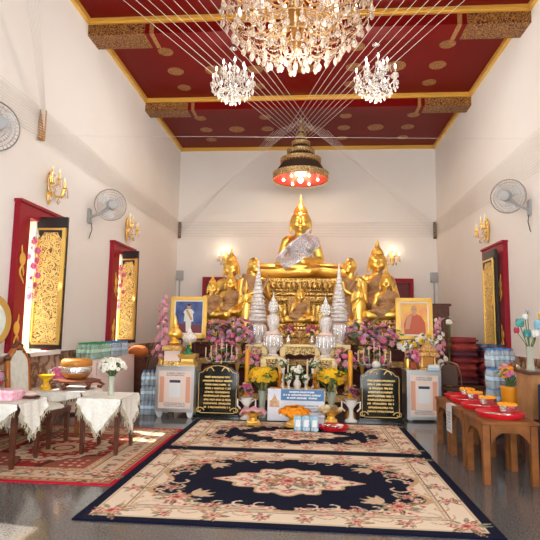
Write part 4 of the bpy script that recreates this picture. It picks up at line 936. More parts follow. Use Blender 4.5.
# ------------------------------------------------------------------ tiered umbrella over the statue
UX, UY = -.26, 12.2
t = thing('tiered_umbrella', 'five tiered gilded umbrella with lit red underside hanging above the largest statue', 'umbrella', (UX, UY, 0))
UMB = ornate('umbrella brocade', (.80, .52, .20, 1), (.07, .035, .02, 1), 34, .5, .45, .45); UMD = mat('dark umbrella skirt', (.05, .03, .022, 1), .6); REDU = mat('red umbrella lining', (.72, .035, .02, 1), .45)
tiers = [(.67, 5.02, 5.30), (.495, 5.44, 5.60), (.34, 5.665, 5.83), (.225, 5.885, 6.03), (.135, 6.075, 6.22)]
for i, (r_, z0, z1) in enumerate(tiers):
    rn = tiers[i+1][0]*.93 if i < 4 else .05; zn = tiers[i+1][1] if i < 4 else 6.28; h = (z1-z0)*.45
    p = MB().lathe([(r_*1.0, z0), (r_, z0+h), (r_*.97, z0+h+.012), (rn, zn-.01)], 40, cap=False).build('tier_skirt', UMD, t)
    MB().lathe([(r_*1.012, z0), (r_*1.02, z0+.03), (r_*1.005, z0+h), (r_*1.03, z0+h+.02), (r_*.97, z0+h+.03)], 40, cap=False).build('brocade_band', UMB, p)
    MB().lathe([(r_*.985, z0+.012), (.0, z0+.05)], 40, cap=False).build('red_lining', REDU, p)
    mb = MB(); n = int(r_*60)+6
    for k in range(n): a = 2*PI*k/n; mb.lathe([(.0, z0-.045), (.010, z0-.02), (.004, z0)], 5, (r_*math.cos(a), r_*math.sin(a), 0))
    mb.build('pendant_fringe', GOLDP, p)
MB().lathe([(.05, 6.22), (.07, 6.26), (.03, 6.32), (.04, 6.35), (.015, 6.42), (.008, HC)], 12).build('finial_rod', GOLD, t)
for i in range(7):
    a = 2*PI*i/6; q = .42 if i < 6 else 0; MB().ell((q*math.cos(a), q*math.sin(a), 5.015+.0), .035 if i < 6 else .07, 10, 8).build('lamp', BULB, t)

# ------------------------------------------------------------------ chandeliers
BRASS = mat('aged brass', (.50, .28, .09, 1), .35, .8)
drop = MB().lathe([(0, -.085), (.010, -.075), (.022, -.052), (.020, -.038), (.006, -.012), (.003, 0)], 6, sm=False).mesh('crystal_drop', CRYSW)
dropS = MB().lathe([(0, -.07), (.008, -.06), (.015, -.042), (.012, -.025), (.004, -.008), (.002, 0)], 6, sm=False).mesh('crystal_drop', CRYS)
def arm_pts(r, a, z, up): return [(r*f*math.cos(a), r*f*math.sin(a), z+up*g) for f, g in ((.06, .10), (.25, -.35), (.5, -.62), (.78, -.5), (.95, -.1), (1, .25))]
def candle_arm(t, r, a, z, up, gm, k, bulb=1):
    x, y, zz = r*math.cos(a), r*math.sin(a), z+up*.25
    o = MB().tube(arm_pts(r, a, z, up), .012*k, 6).build('arm', BRASS if gm is GOLD else gm, t)
    MB().lathe([(.02*k, zz), (.07*k, zz+.02*k), (.06*k, zz+.028*k), (.02*k, zz+.03*k), (.018*k, zz+.14*k), (0, zz+.14*k)], 10, (x, y, 0)).build('candle_cup', CRYSW if gm is GOLD else CRYS, o)
    if bulb: MB().lathe([(.012*k, zz+.14*k), (.026*k, zz+.18*k), (.018*k, zz+.22*k), (0, zz+.26*k)], 8, (x, y, 0)).build('bulb', BULBM, o)
    return x, y, zz
def big_chandelier():
    t = thing('crystal_chandelier', 'largest crystal chandelier, amber lit, hanging nearest in the middle of the ceiling', 'chandelier', (-.22, 6.6, 5.02))
    MB().lathe([(.03, .15), (.10, .3), (.06, .45), (.14, .6), (.07, .8), (.12, 1.0), (.05, 1.2), (.02, 1.4), (.02, HC-5.02-.05), (.09, HC-5.02-.04), (.1, HC-5.02)], 16).build('stem', BRASS, t)
    extra = MB(); r_ = random.Random(3)
    for rr, z, up, n in ((.95, .74, .24, 14), (.74, .98, .24, 12), (.55, .50, .2, 8), (.45, 1.22, .2, 8)):
        for i in range(n):
            a = 2*PI*(i+.5*(n == 12))/n; x, y, zz = candle_arm(t, rr, a, z, up, GOLD, 1.15)
            for k in range(6):                                 # little prisms under each candle cup
                b = 2*PI*k/6; extra.lathe([(0, -.07), (.012, -.05), (.003, 0)], 5, (x+.075*math.cos(b), y+.075*math.sin(b), zz+.02), sm=False)
    rings = [(1.03, .66, 30), (.86, .44, 26), (.66, .25, 22), (.44, .14, 14), (.20, .10, 8)]
    for j, (R, z, n) in enumerate(rings):
        MB().tube([(R*math.cos(2*PI*i/40), R*math.sin(2*PI*i/40), z+.10) for i in range(40)], .010, 5, 0, True).build('gilt_ring', BRASS, t)
        for i in range(n):
            a = 2*PI*i/n+j; o = put('crystal_drop', drop, t, (R*math.cos(a), R*math.sin(a), z+.05-.04*(i % 2)), a); o.scale = (1.8, 1.8, 1.7)
            for q in range(4): extra.ell((R*math.cos(a), R*math.sin(a), z+.06+.025*q-.04*(i % 2)), .011, 5, 4)
            b = a+PI/n                                           # swags of beads between the rings
            R2 = rings[j+1][0] if j < 4 else .05; z2 = rings[j+1][1]+.1 if j < 4 else .12
            for q in range(9): f = q/8; extra.ell(((R+(R2-R)*f)*math.cos(b), (R+(R2-R)*f)*math.sin(b), z+.1+(z2-z-.1)*f-.07*math.sin(PI*f)), .012, 5, 4)
    for i in range(620):
        R = .2+.8*r_.random()**.7; a = r_.random()*6.283; z = .30+.5*R*R+r_.random()*.75*(1.1-R*.55)
        extra.lathe([(0, -.09), (.016, -.06), (.018, -.045), (.004, 0)], 5, (R*math.cos(a), R*math.sin(a), z), sm=False)
    tag(extra.build('crystal_strands', CRYSW, t), kind='stuff'); return t
big_chandelier()
def small_chandelier(label, x, y, z):
    t = thing('small_chandelier', label, 'chandelier', (x, y, z)); top = HC-z
    MB().lathe([(.015, .0), (.05, .08), (.03, .16), (.07, .24), (.03, .34), (.06, .46), (.02, .60), (.012, .66), (.006, .7), (.006, top-.05), (.07, top-.03), (.075, top)], 14).build('stem', SILVER, t)
    extra = MB(); r_ = random.Random(4)
    for rr, zz, up, n in ((.37, .34, .2, 8), (.20, .56, .18, 5)):
        for i in range(n):
            a = 2*PI*i/n; q = candle_arm(t, rr, a, zz, up, SILVER, .8)
            for k in range(5): b = 2*PI*k/5; extra.lathe([(0, -.07), (.010, -.05), (.003, 0)], 5, (q[0]+.05*math.cos(b), q[1]+.05*math.sin(b), q[2]+.01), sm=False)
    for j, (R, zz, n) in enumerate(((.38, .24, 18), (.28, .13, 14), (.15, .04, 9), (.0, -.02, 1))):
        for i in range(n): a = 2*PI*i/n+j*.3; put('crystal_drop', dropS, t, (R*math.cos(a), R*math.sin(a), zz+.06), a).scale = (1.4, 1.4, 1.3)
        if R: MB().tube([(R*math.cos(2*PI*i/24), R*math.sin(2*PI*i/24), zz+.06) for i in range(24)], .006, 5, 0, True).build('crystal_ring', CRYS, t)
    for i in range(230):
        R = .05+.34*r_.random()**.6; a = r_.random()*6.283; zz = .12+.35*R+r_.random()*.34*(1.2-R)
        extra.lathe([(0, -.06), (.010, -.04), (.003, 0)], 5, (R*math.cos(a), R*math.sin(a), zz), sm=False)
    tag(extra.build('crystal_strands', CRYS, t), kind='stuff'); return t
BULBM = BULBW
sch = small_chandelier('small clear crystal chandelier hanging on the left side of the hall', -1.47, 8.95, 5.52)
clone(sch, (1.17, 8.95, 5.52), 1.0, 'small clear crystal chandelier hanging on the right side of the hall')

# wall sconces
def sconce(label, loc, rz, s=1.):
    t = thing('wall_sconce', label, 'lamp', loc, rz); t.scale = (s, s, s)      # local -y points into the room
    MB().lathe([(.0, -.22), (.03, -.18), (.05, -.08), (.035, 0), (.06, .1), (.03, .18), (0, .24)], 12, (0, -.025, 0), sy=.45).build('backplate', GOLD, t)
    ex = MB()
    for i, (x, y, z) in enumerate(((-.17, -.14, .0), (0, -.22, -.02), (.17, -.14, .0), (-.09, -.10, .13), (.09, -.10, .13))):
        o = MB().tube([(0, -.03, -.04), (x*.5, y*.5, z-.10), (x*.9, y*.9, z-.08), (x, y, z)], .011, 6).build('arm', GOLD, t)
        MB().lathe([(.015, z), (.045, z+.012), (.012, z+.02), (.011, z+.09)], 10, (x, y, 0)).build('candle_cup', GOLDB, o); MB().lathe([(.008, z+.09), (.017, z+.115), (0, z+.165)], 8, (x, y, 0)).build('bulb', BULBM, o)
        ex = MB()
        for k in range(5):
            b = 2*PI*k/5; ex.lathe([(0, -.10), (.009, -.08), (.003, -.02), (.002, 0)], 5, (x+.04*math.cos(b), y+.04*math.sin(b), z), sm=False)
        ex.build('crystal_prisms', CRYSW, o)
        put('crystal_drop', drop, t, (x*.6, y*.7, z-.11))
    return t
BULBM = mat('frosted candle bulb', (.95, .88, .74, 1), .3)
s0 = sconce('gilded crystal wall sconce above the nearer left window', (XL, 7.0, 3.38), PI/2, 1.15)
clone(s0, (XL, 10.2, 3.38), PI/2, 'gilded crystal wall sconce above the farther left window, beyond the fan'); clone(s0, (XR, 10.2, 3.36), -PI/2, 'gilded crystal wall sconce above the window on the right wall')
BULBM = BULB
s1 = sconce('lit gilded sconce on the rear wall, left behind the seated statues', (-2.44, D, 3.33), 0, 1.0); clone(s1, (2.27, D, 3.36), 0, 'lit gilded sconce on the rear wall, right behind the seated statues')

# wall fans
FANW = mat('fan guard wire', rgb(188, 190, 192), .35, .5)
FANB = glassy('fan blade plastic', rgb(220, 222, 224), .4, .3)
def fan(label, loc, rz, tilt=.15, yaw_=0., R=.27, ar=.42):
    t = thing('wall_fan', label, 'fan', loc, rz)               # wall plate at the origin, local -y into the room
    MB().box(-.06, .06, -.035, 0, -.16, .10).build('wall_plate', GREYP, t, bevel=.008)
    MB().cap((0, -.03, -.05), (0, -ar*.55, .02), .022).cap((0, -ar*.55, .02), (0, -ar*.85, .12), .024).build('arm', GREYP, t)
    MB().tube([(.03, -.04, -.14), (.035, -.06, -.26), (.02, -.02, -.42)], .007, 5).build('pull_cord', DARKM, t)
    h = MB().lathe([(.03, .16), (.075, .15), (.09, .08), (.085, 0), (.04, -.02)], 18).build('motor', GREYP, t, (0, -ar, .17), (PI/2+tilt, 0, yaw_))     # head axis: local -z of this part is the air flow
    mb = MB()
    for side in (1, -1):
        for k in range(5): q = R*(.34+.165*k); mb.tube([(q*math.cos(2*PI*i/32), q*math.sin(2*PI*i/32), -.08+side*.055*(1-(q/R)**3)) for i in range(32)], .0032 if k < 4 else .008, 4, 0, True)
        for i in range(36):
            a = 2*PI*i/36; mb.tube([(q*math.cos(a), q*math.sin(a), -.08+side*.055*(1-(q/R)**3)) for q in (R*.2, R*.5, R*.8, R)], .0022, 3)
    mb.lathe([(R*.2, -.138), (R*.2, -.142), (0, -.145)], 18)
    mb.build('guard', FANW, h)
    for k in range(3):
        a0 = 2*PI*k/3; P = []
        for i in range(9): P.append([((.03+(R*.86-.03)*i/8)*math.cos(a0+w*(1.05-.3*abs(i-4.5)/4.5)), (.03+(R*.86-.03)*i/8)*math.sin(a0+w*(1.05-.3*abs(i-4.5)/4.5)), -.08+.03*(w-.5)) for w in (0, .25, .5, .75, 1)])
        MB().grid(P).build('blade', FANB, h)
    MB().ell((0, 0, -.13), (.045, .045, .025), 12, 8).build('hub_badge', WPLAS, h); return t
fan('grey wall fan at the left edge, nearest the camera, seen side on', (XL, 5.12, 3.40), PI/2, .12, -.75, .28, .38)
fan('grey wall fan between the two left windows, turned towards the camera', (XL, 8.40, 3.30), PI/2, .15, -1.0, .27, .40)
fan('grey wall fan on the right wall, above and nearer than the right window', (XR, 8.30, 3.40), -PI/2, .15, .95, .27, .36)

# cotton threads, holders
def holder(label, x, y, z0, z1): 
    t = thing('thread_holder', label, 'bracket', (x, y, z0)); MB().box(-.035, .035, -.03, .03, 0, z1-z0).build('wooden_strip', PINE if x < -3.7 and y < 10 else DWOOD, t)
    for i in range(6): MB().cap((.0, -.03, .04+(z1-z0-.08)*i/5), (.0, -.06, .04+(z1-z0-.08)*i/5), .008).build('peg', GOLDP, t)
holder('wooden thread strip on the left wall above the nearer sconce', XL+.05, 6.66, 3.97, 4.42); holder('dark wooden thread strip in the rear left corner', XL+.06, D-.031, 3.93, 4.40); holder('dark wooden thread strip in the rear right corner', XR-.06, D-.031, 3.93, 4.40)
def threads(label, group, A0, A1, B0, B1, n, via=None, r=.0045, sag=.0):
    for i in range(n):
        f = i/max(1, n-1); a = Vector(A0).lerp(Vector(A1), f); b = Vector(B0).lerp(Vector(B1), f); pts = [a.lerp(b, k/8)-Vector((0, 0, sag*4*k/8*(1-k/8))) for k in range(9)]
        if via: v0 = Vector(via[0]).lerp(Vector(via[1]), f); pts = [a.lerp(v0, k/4) for k in range(5)]+[v0.lerp(b, k/4) for k in range(1, 5)]
        tag(MB().tube(pts, r, 4).build('cotton_thread', THREAD, None), label, 'thread', group)
top0, top1 = (UX-.16, UY-.1, 6.24), (UX+.16, UY-.1, 6.36)
threads('white cotton thread running from above the nearest left of the ceiling to the umbrella top', 'threads from the near left to the umbrella', (-3.4, 5.4, 6.2), (-1.75, 5.4, 6.2), (UX-.25, UY, 6.1), (UX+.35, UY, 6.27), 9)
threads('white cotton thread running from above the nearest right of the ceiling to the umbrella top', 'threads from the near right to the umbrella', (2.95, 5.4, 6.2), (1.3, 5.4, 6.2), (UX+.25, UY, 6.1), (UX-.35, UY, 6.27), 9)
threads('white cotton thread running from the umbrella top down to the rear left corner strip', 'threads from the umbrella to the rear left', (UX-.62, UY-.75, 5.98), (UX+.1, UY-.75, 6.28), (XL+.1, D-.15, 3.97), (XL+.1, D-.15, 4.37), 8, r=.003)
threads('white cotton thread running from the umbrella top down to the rear right corner strip', 'threads from the umbrella to the rear right', (UX+.62, UY-.75, 5.98), (UX-.1, UY-.75, 6.28), (XR-.1, D-.15, 3.97), (XR-.1, D-.15, 4.37), 8, r=.003)
threads('white cotton thread stretched level across the rear wall behind the largest statue', 'level threads on the rear wall', (XL+.1, D-.12, 3.97), (XL+.1, D-.12, 4.37), (XR-.1, D-.12, 3.97), (XR-.1, D-.12, 4.37), 6, r=.004)
threads('white cotton thread along the left wall from the wooden strip to the rear corner', 'threads along the left wall beyond the strip', (XL+.08, 6.7, 4.0), (XL+.08, 6.7, 4.40), (XL+.1, D-.15, 3.97), (XL+.1, D-.15, 4.37), 14, r=.004)
threads('white cotton thread along the left wall from near the camera to the wooden strip', 'threads along the left wall before the strip', (XL+.08, 1.5, 3.55), (XL+.08, 1.5, 4.30), (XL+.08, 6.7, 4.0), (XL+.08, 6.7, 4.40), 12, r=.004)
threads('white cotton thread rising from the left wooden strip past the camera overhead', 'threads rising from the left strip', (XL+.08, 6.66, 4.10), (XL+.08, 6.66, 4.40), (XL+.5, 5.2, 5.6), (XL+.66, 5.2, 5.6), 8, r=.004)
threads('white cotton thread along the right wall to the rear corner strip', 'threads along the right wall', (XR-.08, 3.0, 3.7), (XR-.08, 3.0, 4.5), (XR-.1, D-.15, 3.97), (XR-.1, D-.15, 4.37), 14, r=.004)
threads('single white cotton thread crossing the hall from the left strip', 'thread across the hall', (XL+.1, 6.6, 4.02), (XL+.1, 6.6, 4.02), (XR-.1, 7.2, 4.1), (XR-.1, 7.2, 4.1), 1, r=.0018)
for sx, s in ((XL+.05, 'left'), (XR-.05, 'right')):
    t = thing('switch_box', 'grey electrical box with a conduit on the rear wall, %s corner' % s, 'electrical box', (sx+(.06 if sx < 0 else -.06), D-.04, 2.70)); MB().box(-.1, .1, -.05, .04, 0, .28).build('box', GREYP, t, bevel=.008); MB().tube([(0, 0, 0), (0, 0, -1.2)], .02, 8).build('conduit', GREYP, t)

# ------------------------------------------------------------------ left side
CLOTH = mat('white fringed cloth', rgb(246, 245, 236), .85, noise=(40, rgb(234, 232, 220)), bump=(90, .25)); FRN = mat('cloth fringe', rgb(206, 196, 170), .9)
def side_table(label, x0, x1, y0, y1, h, leg=DWOOD):
    t = thing('side_table', label, 'table', ((x0+x1)/2, (y0+y1)/2, 0)); a, b = (x1-x0)/2, (y1-y0)/2
    MB().box(-a, a, -b, b, h-.03, h).build('table_top', leg, t, bevel=.006); MB().box(-a+.03, a-.03, -b+.02, -b+.045, h-.11, h-.03).box(-a+.03, a-.03, b-.045, b-.02, h-.11, h-.03).box(-a+.02, -a+.045, -b+.03, b-.03, h-.11, h-.03).box(a-.045, a-.02, -b+.03, b-.03, h-.11, h-.03).build('apron', leg, t)
    for sx in (-1, 1):
        for sy in (-1, 1): MB().sq([(.015, 0), (.019, .05), (.026, h-.04)], (sx*(a-.04), sy*(b-.04), 0)).build('leg', leg, t)
    return t
def table_cloth(label, x0, x1, y0, y1, h, drop_, seed, sides='nesw', small=.05):
    t = thing('tablecloth', label, 'tablecloth', ((x0+x1)/2, (y0+y1)/2, h)); a, b = (x1-x0)/2+.008, (y1-y0)/2+.008; mb = MB(); fr = MB(); r = random.Random(seed)
    mb.grid([[(-a+2*a*i/10, -b+2*b*j/10, .006+.0015*math.sin(i*2+j)) for j in range(11)] for i in range(11)])
    for s, (dx, dy, L) in dict(s=(0, -1, a), n=(0, 1, a), e=(1, 0, b), w=(-1, 0, b)).items():
        rows = []; N = 28
        for i in range(N+1):
            u = -1+2*i/N; dep = small+(drop_-small)*(1-abs(u)) if s in sides else small; col = []
            for k in range(9):
                f = k/8; out = .006+.02*f*(1+math.sin(u*11+seed))*.9+.012*f*f*math.sin(u*23); px = u*L; z = .006-dep*f
                e = a if dx else b; P = (dx*(e+out) if dx else px*(1+.015*f), dy*(e+out) if dy else px*(1+.015*f), z); col.append(P)
            rows.append(col)
        mb.grid(rows)
        for i in range(N*2):
            c = Vector(rows[i//2][-1]).lerp(Vector(rows[min(N, i//2+1)][-1]), (i % 2)*.5); fr.tube([c, c+Vector((r.uniform(-.012, .012), r.uniform(-.012, .012), -.03)), c+Vector((r.uniform(-.02, .02), r.uniform(-.02, .02), -.065))], [.004, .0045, .003], 4)
    mb.build('cloth', CLOTH, t); fr.build('fringe', FRN, t); return t
side_table('dark wooden side table under the white flower vase', -2.49, -2.03, 5.46, 6.00, .60); table_cloth('fringed white cloth with a hanging point, on the table with the white flower vase', -2.49, -2.03, 5.46, 6.00, .60, .36, 2)
bouquet('white_flower_bouquet', 'white chrysanthemums in a clear glass vase on the fringed cloth, left', (-2.25, 5.74, .612), ['white', 'whitesmall', 'white'], 34, (.15, .14, .085), .33, 'glass', .21, .05, GLASS, leaves=6, sd=31, scale=.75)
side_table('dark wooden side table at the far left front, under the pink box', -3.55, -2.80, 4.80, 5.32, .62); table_cloth('fringed white cloth with hanging points, on the front left table with the pink box', -3.55, -2.80, 4.80, 5.32, .62, .34, 5)
t = thing('pink_box', 'pink patterned gift box on the front left table', 'box', (-3.10, 5.06, .632)); MB().box(-.16, .16, -.11, .11, 0, .075).build('box_body', mat('pink floral paper', rgb(232, 150, 176), .5, noise=(26, rgb(248, 214, 222))), t, bevel=.005); MB().box(-.166, .166, -.116, .116, .075, .10).build('lid', mat('pink lid paper', rgb(240, 178, 196), .5, noise=(26, rgb(250, 226, 232))), t, bevel=.004)
t = bouquet('dusty_pink_bouquet', 'dusky pink roses in a small basket behind the pink box', (-3.32, 5.14, .632), ['crimson', 'mauve', 'pink'], 24, (.14, .12, .09), .20, 'pot', .12, .08, DWOOD, leaves=12, sd=33, scale=.8)
t = thing('folded_cloth_pouch', 'small beige cushion on a brown base at the corner of the front left table', 'cushion', (-2.88, 5.18, .632)); MB().ell((0, 0, .045), (.075, .055, .03), 14, 8).build('cushion', mat('beige satin', rgb(214, 190, 178), .5), t); MB().box(-.075, .075, -.055, .055, 0, .022).build('base', DWOOD, t, bevel=.006)

# carved armless chair with white upholstery
UPH = mat('ivory brocade upholstery', rgb(226, 226, 216), .6, noise=(14, rgb(206, 210, 196)))
t = thing('upholstered_chair', 'carved gilded wooden chair with ivory upholstery, beside the wall behind the front left table', 'chair', (-3.12, 5.86, 0))
MB().box(-.25, .25, -.24, .24, .36, .43).build('seat_rail', DWOOD, t, bevel=.008); MB().ell((0, 0, .43), (.25, .24, .06), 20, 10).build('seat_cushion', UPH, t)
for sx in (-1, 1):
    for sy in (-1, 1): MB().sq([(.018, 0), (.02, .1), (.027, .40)], (sx*.215, sy*.205, 0)).build('leg', DWOOD, t)
    MB().cap((sx*.215, -.2, .16), (sx*.215, .2, .16), .012).build('stretcher', DWOOD, t)
GW = mat('gilded honey wood', rgb(176, 104, 40), .35, .3)
arch = [(-.27, -.21, .40), (-.30, -.215, .70), (-.33, -.205, .96), (-.34, -.15, 1.03), (-.345, -.06, 1.11), (-.35, 0, 1.14), (-.345, .06, 1.11), (-.34, .15, 1.03), (-.33, .205, .96), (-.30, .215, .70), (-.27, .21, .40)]
MB().tube(arch, .03, 8).build('back_frame', GW, t)
mb = MB()
for i in range(3): mb.ell((-.345, (-.06, 0, .06)[i], 1.13+(.0, .03, 0)[i]), (.03, .05, .035), 10, 6)
for s in (-1, 1): mb.ell((-.335, s*.205, 1.0), (.04, .04, .04), 10, 6); mb.tube([(-.335, s*(.2-.02*k), 1.0+.012*k) for k in range(7)], .022, 6)
mb.build('carved_crest', DWOOD, t)
P = [[(-.285-.06*((z-.48)/.6)+.02, y*(1-.35*max(0, (z-.9)/.18)**2), z) for z in [.48+.6*k/10 for k in range(11)]] for y in [-.185+.37*j/8 for j in range(9)]]
mb = MB(); mb.grid(P); mb.grid([[(x-.04, y, z) for x, y, z in r_] for r_ in P]); mb.build('back_upholstery', UPH, t)

side_table('dark wooden table by the left wall carrying the gold and silver bowl', -3.62, -2.84, 6.25, 6.92, .55, WOOD); table_cloth('fringed white cloth on the table carrying the gold and silver bowl', -3.62, -2.84, 6.25, 6.92, .55, .14, 7, sides='s')
bz = .562
t = thing('carved_wood_stand', 'carved reddish wooden stand with scrolled feet under the gold and silver bowl', 'stand', (-3.06, 6.62, bz)); CW = mat('carved rosewood', rgb(136, 80, 56), .4, noise=(16, rgb(110, 58, 40)))
MB().lathe([(.19, .08), (.24, .09), (.25, .11), (.20, .125), (0, .125)], 24, sx=1.25).build('stand_top', CW, t)
for i in range(6): a = 2*PI*i/6+.3; ca, sa = math.cos(a)*1.25, math.sin(a); MB().tube([(.12*ca, .12*sa, .10), (.22*ca, .22*sa, .09), (.28*ca, .28*sa, .045), (.25*ca, .25*sa, .018), (.21*ca, .21*sa, .03)], .02, 6).build('scrolled_foot', CW, t)
t = thing('alms_bowl', 'large gold bowl with silver band and tan lid on the carved wooden stand', 'bowl', (-3.08, 6.62, bz+.125)); OCH = mat('ochre lacquer', rgb(198, 130, 52), .4, .2)
MB().lathe([(.10, 0), (.14, .02), (.17, .05), (.185, .075)], 28).build('gold_foot', OCH, t); MB().lathe([(.185, .075), (.195, .10), (.195, .15), (.185, .165)], 28).build('silver_band', SILVER, t); MB().lathe([(.19, .165), (.20, .18), (.195, .235), (.17, .26), (.0, .268)], 28).build('tan_lid', OCH, t)
pedestal_tray('small bright yellow pedestal tray on the white cloth, left of the gold and silver bowl', -3.36, 6.38, .50, bz, mat('bright yellow paint', rgb(240, 186, 10), .4))
o = bouquet('pink_flowers', 'pink and white silk flowers between the yellow tray and the gold and silver bowl', (-3.38, 6.72, bz), ['pink', 'bud', 'magenta', 'white'], 16, (.12, .10, .08), .16, 'pot', .08, .06, PORC, leaves=6, sd=35)
t = thing('ceremonial_fan', 'round gold rimmed ceremonial fan on a pole at the left edge', 'fan', (-3.70, 5.62, 0), 1.05)
MB().lathe([(.20, -.012), (.265, -.018), (.275, 0), (.265, .018), (.20, .012)], 36, (0, 0, 1.42), M=Matrix.Rotation(PI/2, 4, 'X'), sx=1, cap=False, sy=1.2).build('gold_rim', mat('straw gold rim', rgb(196, 150, 70), .5, .3), t)
MB().lathe([(0, -.006), (.205, -.008), (.205, .008), (0, .006)], 32, (0, 0, 1.42), M=Matrix.Rotation(PI/2, 4, 'X'), cap=False, sy=1.2).build('white_face', UPH, t); MB().prism([(-.03, 1.32), (.03, 1.32), (.05, 1.40), (.02, 1.48), (0, 1.56), (-.02, 1.48), (-.05, 1.4)], -.02, -.012).build('dark_emblem', REDD, t)
MB().lathe([(.12, 0), (.12, .02), (.02, .05), (.014, .3), (.014, 1.12)], 12).build('pole', GOLDP, t)
# hanging garlands in the left windows
for i, (y, l) in enumerate(((6.64, 'nearer'), (9.86, 'farther'))):
    t = thing('hanging_garland', 'pink and white flower garland hanging beside the golden shutter of the %s left window' % l, 'garland', (XL+.07, y, 2.80)); MB().tube([(0, 0, 0), (0, 0, -1.1)], .005, 5).build('string', THREAD, t); MB().lathe([(.003, .0), (.02, -.10), (.028, -.18), (.012, -.2)], 10).build('white_tip', PORC, t)
    for k in range(22): a = k*2.4; q = .035+.045*(k in (5, 6, 7, 12, 13, 14)); o = put('flower', BL['magenta' if k % 3 else 'whitesmall'], t, (q*math.cos(a), q*math.sin(a), -.2-.042*k), ); o.rotation_euler = Vector((math.cos(a), math.sin(a)-.6, 0)).to_track_quat('Z', 'Y').to_euler(); o.scale = (.75, .75, .75)
# pink draped cabinet with water packs
t = thing('draped_cabinet', 'long low cabinet draped in pale pink cloth against the left wall', 'cabinet', (-3.56, 8.75, 0)); PKC = mat('pale pink cloth', rgb(244, 220, 210), .8, bump=(6, .2))
mb = MB(); N = 60; ring = []
for i in range(N): 
    a = 2*PI*i/N; c_, s_ = math.cos(a), math.sin(a); q = (abs(c_)**8+abs(s_)**8)**(-1/8); ring.append((q*c_*.25, q*s_*.90))
mb.grid([[(x*(1+f*.07*(1+.35*math.sin(i*1.9))), y*(1+f*.02*(1+.5*math.sin(i*1.9))), .84-.80*f) for i, (x, y) in list(enumerate(ring))+[(0, ring[0])]] for f in (0, .02, .3, .6, .85, 1)]); mb.add([(x, y, .842) for x, y in ring], [tuple(range(N))], 0, False)
mb.build('drape', PKC, t); MB().box(-.22, .22, -.86, .86, .0, .80).build('cabinet_body', DWOOD, t)

BOT = glassy('water bottle plastic', rgb(214, 228, 236), .4, .08); CAPB = mat('blue bottle cap', rgb(60, 130, 200), .4); CAPG = mat('green bottle cap', rgb(40, 150, 80), .4); LABB = mat('pale blue label', rgb(196, 220, 236), .5); LABG = mat('pale green label', rgb(190, 222, 198), .5); WRAP = glassy('shrink wrap', rgb(214, 230, 240), .08, .12); BOTG = glassy('greenish bottle plastic', rgb(180, 220, 196), .45, .08)
bottle = MB().lathe([(.028, 0), (.031, .006), (.031, .06), (.028, .07), (.031, .08), (.031, .15), (.024, .18), (.012, .20), (.012, .215)], 12).mesh('bottle', BOT); bottleg = bottle.copy(); bottleg.materials[0] = BOTG
capb = MB().lathe([(.014, .205), (.014, .226), (0, .227)], 10).mesh('cap', CAPB); capg = capb.copy(); capg.materials[0] = CAPG
lab = MB().lathe([(.0318, .09), (.0318, .135)], 12, cap=False).mesh('label', LABB); labg = lab.copy(); labg.materials[0] = LABG
def pack(label, x, y, z, rz=0, nx=4, ny=3, green=False, group=None, s=1.):
    t = thing('water_bottle_pack', label, 'bottled water', (x, y, z), rz, group); t.scale = (s, s, s)
    for i in range(nx):
        for j in range(ny):
            o = put('bottle', bottleg if green else bottle, t, ((i-(nx-1)/2)*.063, (j-(ny-1)/2)*.063, .003)); put('cap', capg if green else capb, o); put('label', labg if green else lab, o)
    w, d = nx*.0315+.002, ny*.0315+.002
    MB().box(-w, w, -d, d, 0, .19).build('shrink_wrap', WRAP, t, bevel=.012); return t
for i, (y, g) in enumerate(((8.05, 1), (8.45, 1), (8.9, 0), (9.3, 0))):
    pack(('nearest green capped', 'second green capped', 'nearer blue capped', 'farthest blue capped')[i]+' water bottle pack on the pink draped cabinet', -3.55, y, .845, PI/2, 5, 4, g, None, 1.15)
for k in range(3): pack(('bottom', 'middle', 'top')[k]+' water pack between the pink cabinet and left donation box', -2.55, 8.12, .003+.226*k, .1+.05*k, 4, 3, 0, None, 1.02)
def loop_chair(label, x, y, rz):
    t = thing('folding_chair', label, 'chair', (x, y, 0), rz); CF = mat('bronze chair tube', rgb(120, 96, 70), .35, .6) if 'bronze chair tube' not in bpy.data.materials else bpy.data.materials['bronze chair tube']; BP = mat('brown chair pad', rgb(84, 56, 40), .6) if 'brown chair pad' not in bpy.data.materials else bpy.data.materials['brown chair pad']
    lp = [(-.19, .20, .0), (-.19, .17, .45), (-.17, .22, .72), (-.13, .24, .86), (0, .25, .90), (.13, .24, .86), (.17, .22, .72), (.19, .17, .45), (.19, .20, 0)]
    MB().tube(lp, .013, 7).build('back_frame', CF, t); MB().tube([(-.19, -.2, 0), (-.19, -.16, .42), (.19, -.16, .42), (.19, -.2, 0)], .012, 7).build('front_legs', CF, t)
    MB().box(-.19, .19, -.18, .18, .42, .47).build('seat', BP, t, bevel=.015); mb = MB(); mb.prism([(-.13, .52), (.13, .52), (.14, .70), (.11, .82), (0, .86), (-.11, .82), (-.14, .70)], .215, .24); mb.build('back_pad', BP, t); return t
loop_chair('brown folding chair with looped back, left of the left donation box', -2.75, 9.3, PI); loop_chair('brown folding chair with a looped back beside the red cushions on the right', 2.34, 8.75, 2.7)
t = thing('robe_bundle', 'orange robe bundle at the end of the pink draped cabinet', 'cloth bundle', (-3.4, 10.0, 0)); MB().ell((0, 0, .88), (.2, .18, .13), 16, 10).build('folded_robe', mat('saffron cloth', rgb(196, 104, 40), .8, bump=(10, .5)), t); MB().box(-.2, .2, -.18, .18, 0, .78).build('wooden_stand', DWOOD, t)

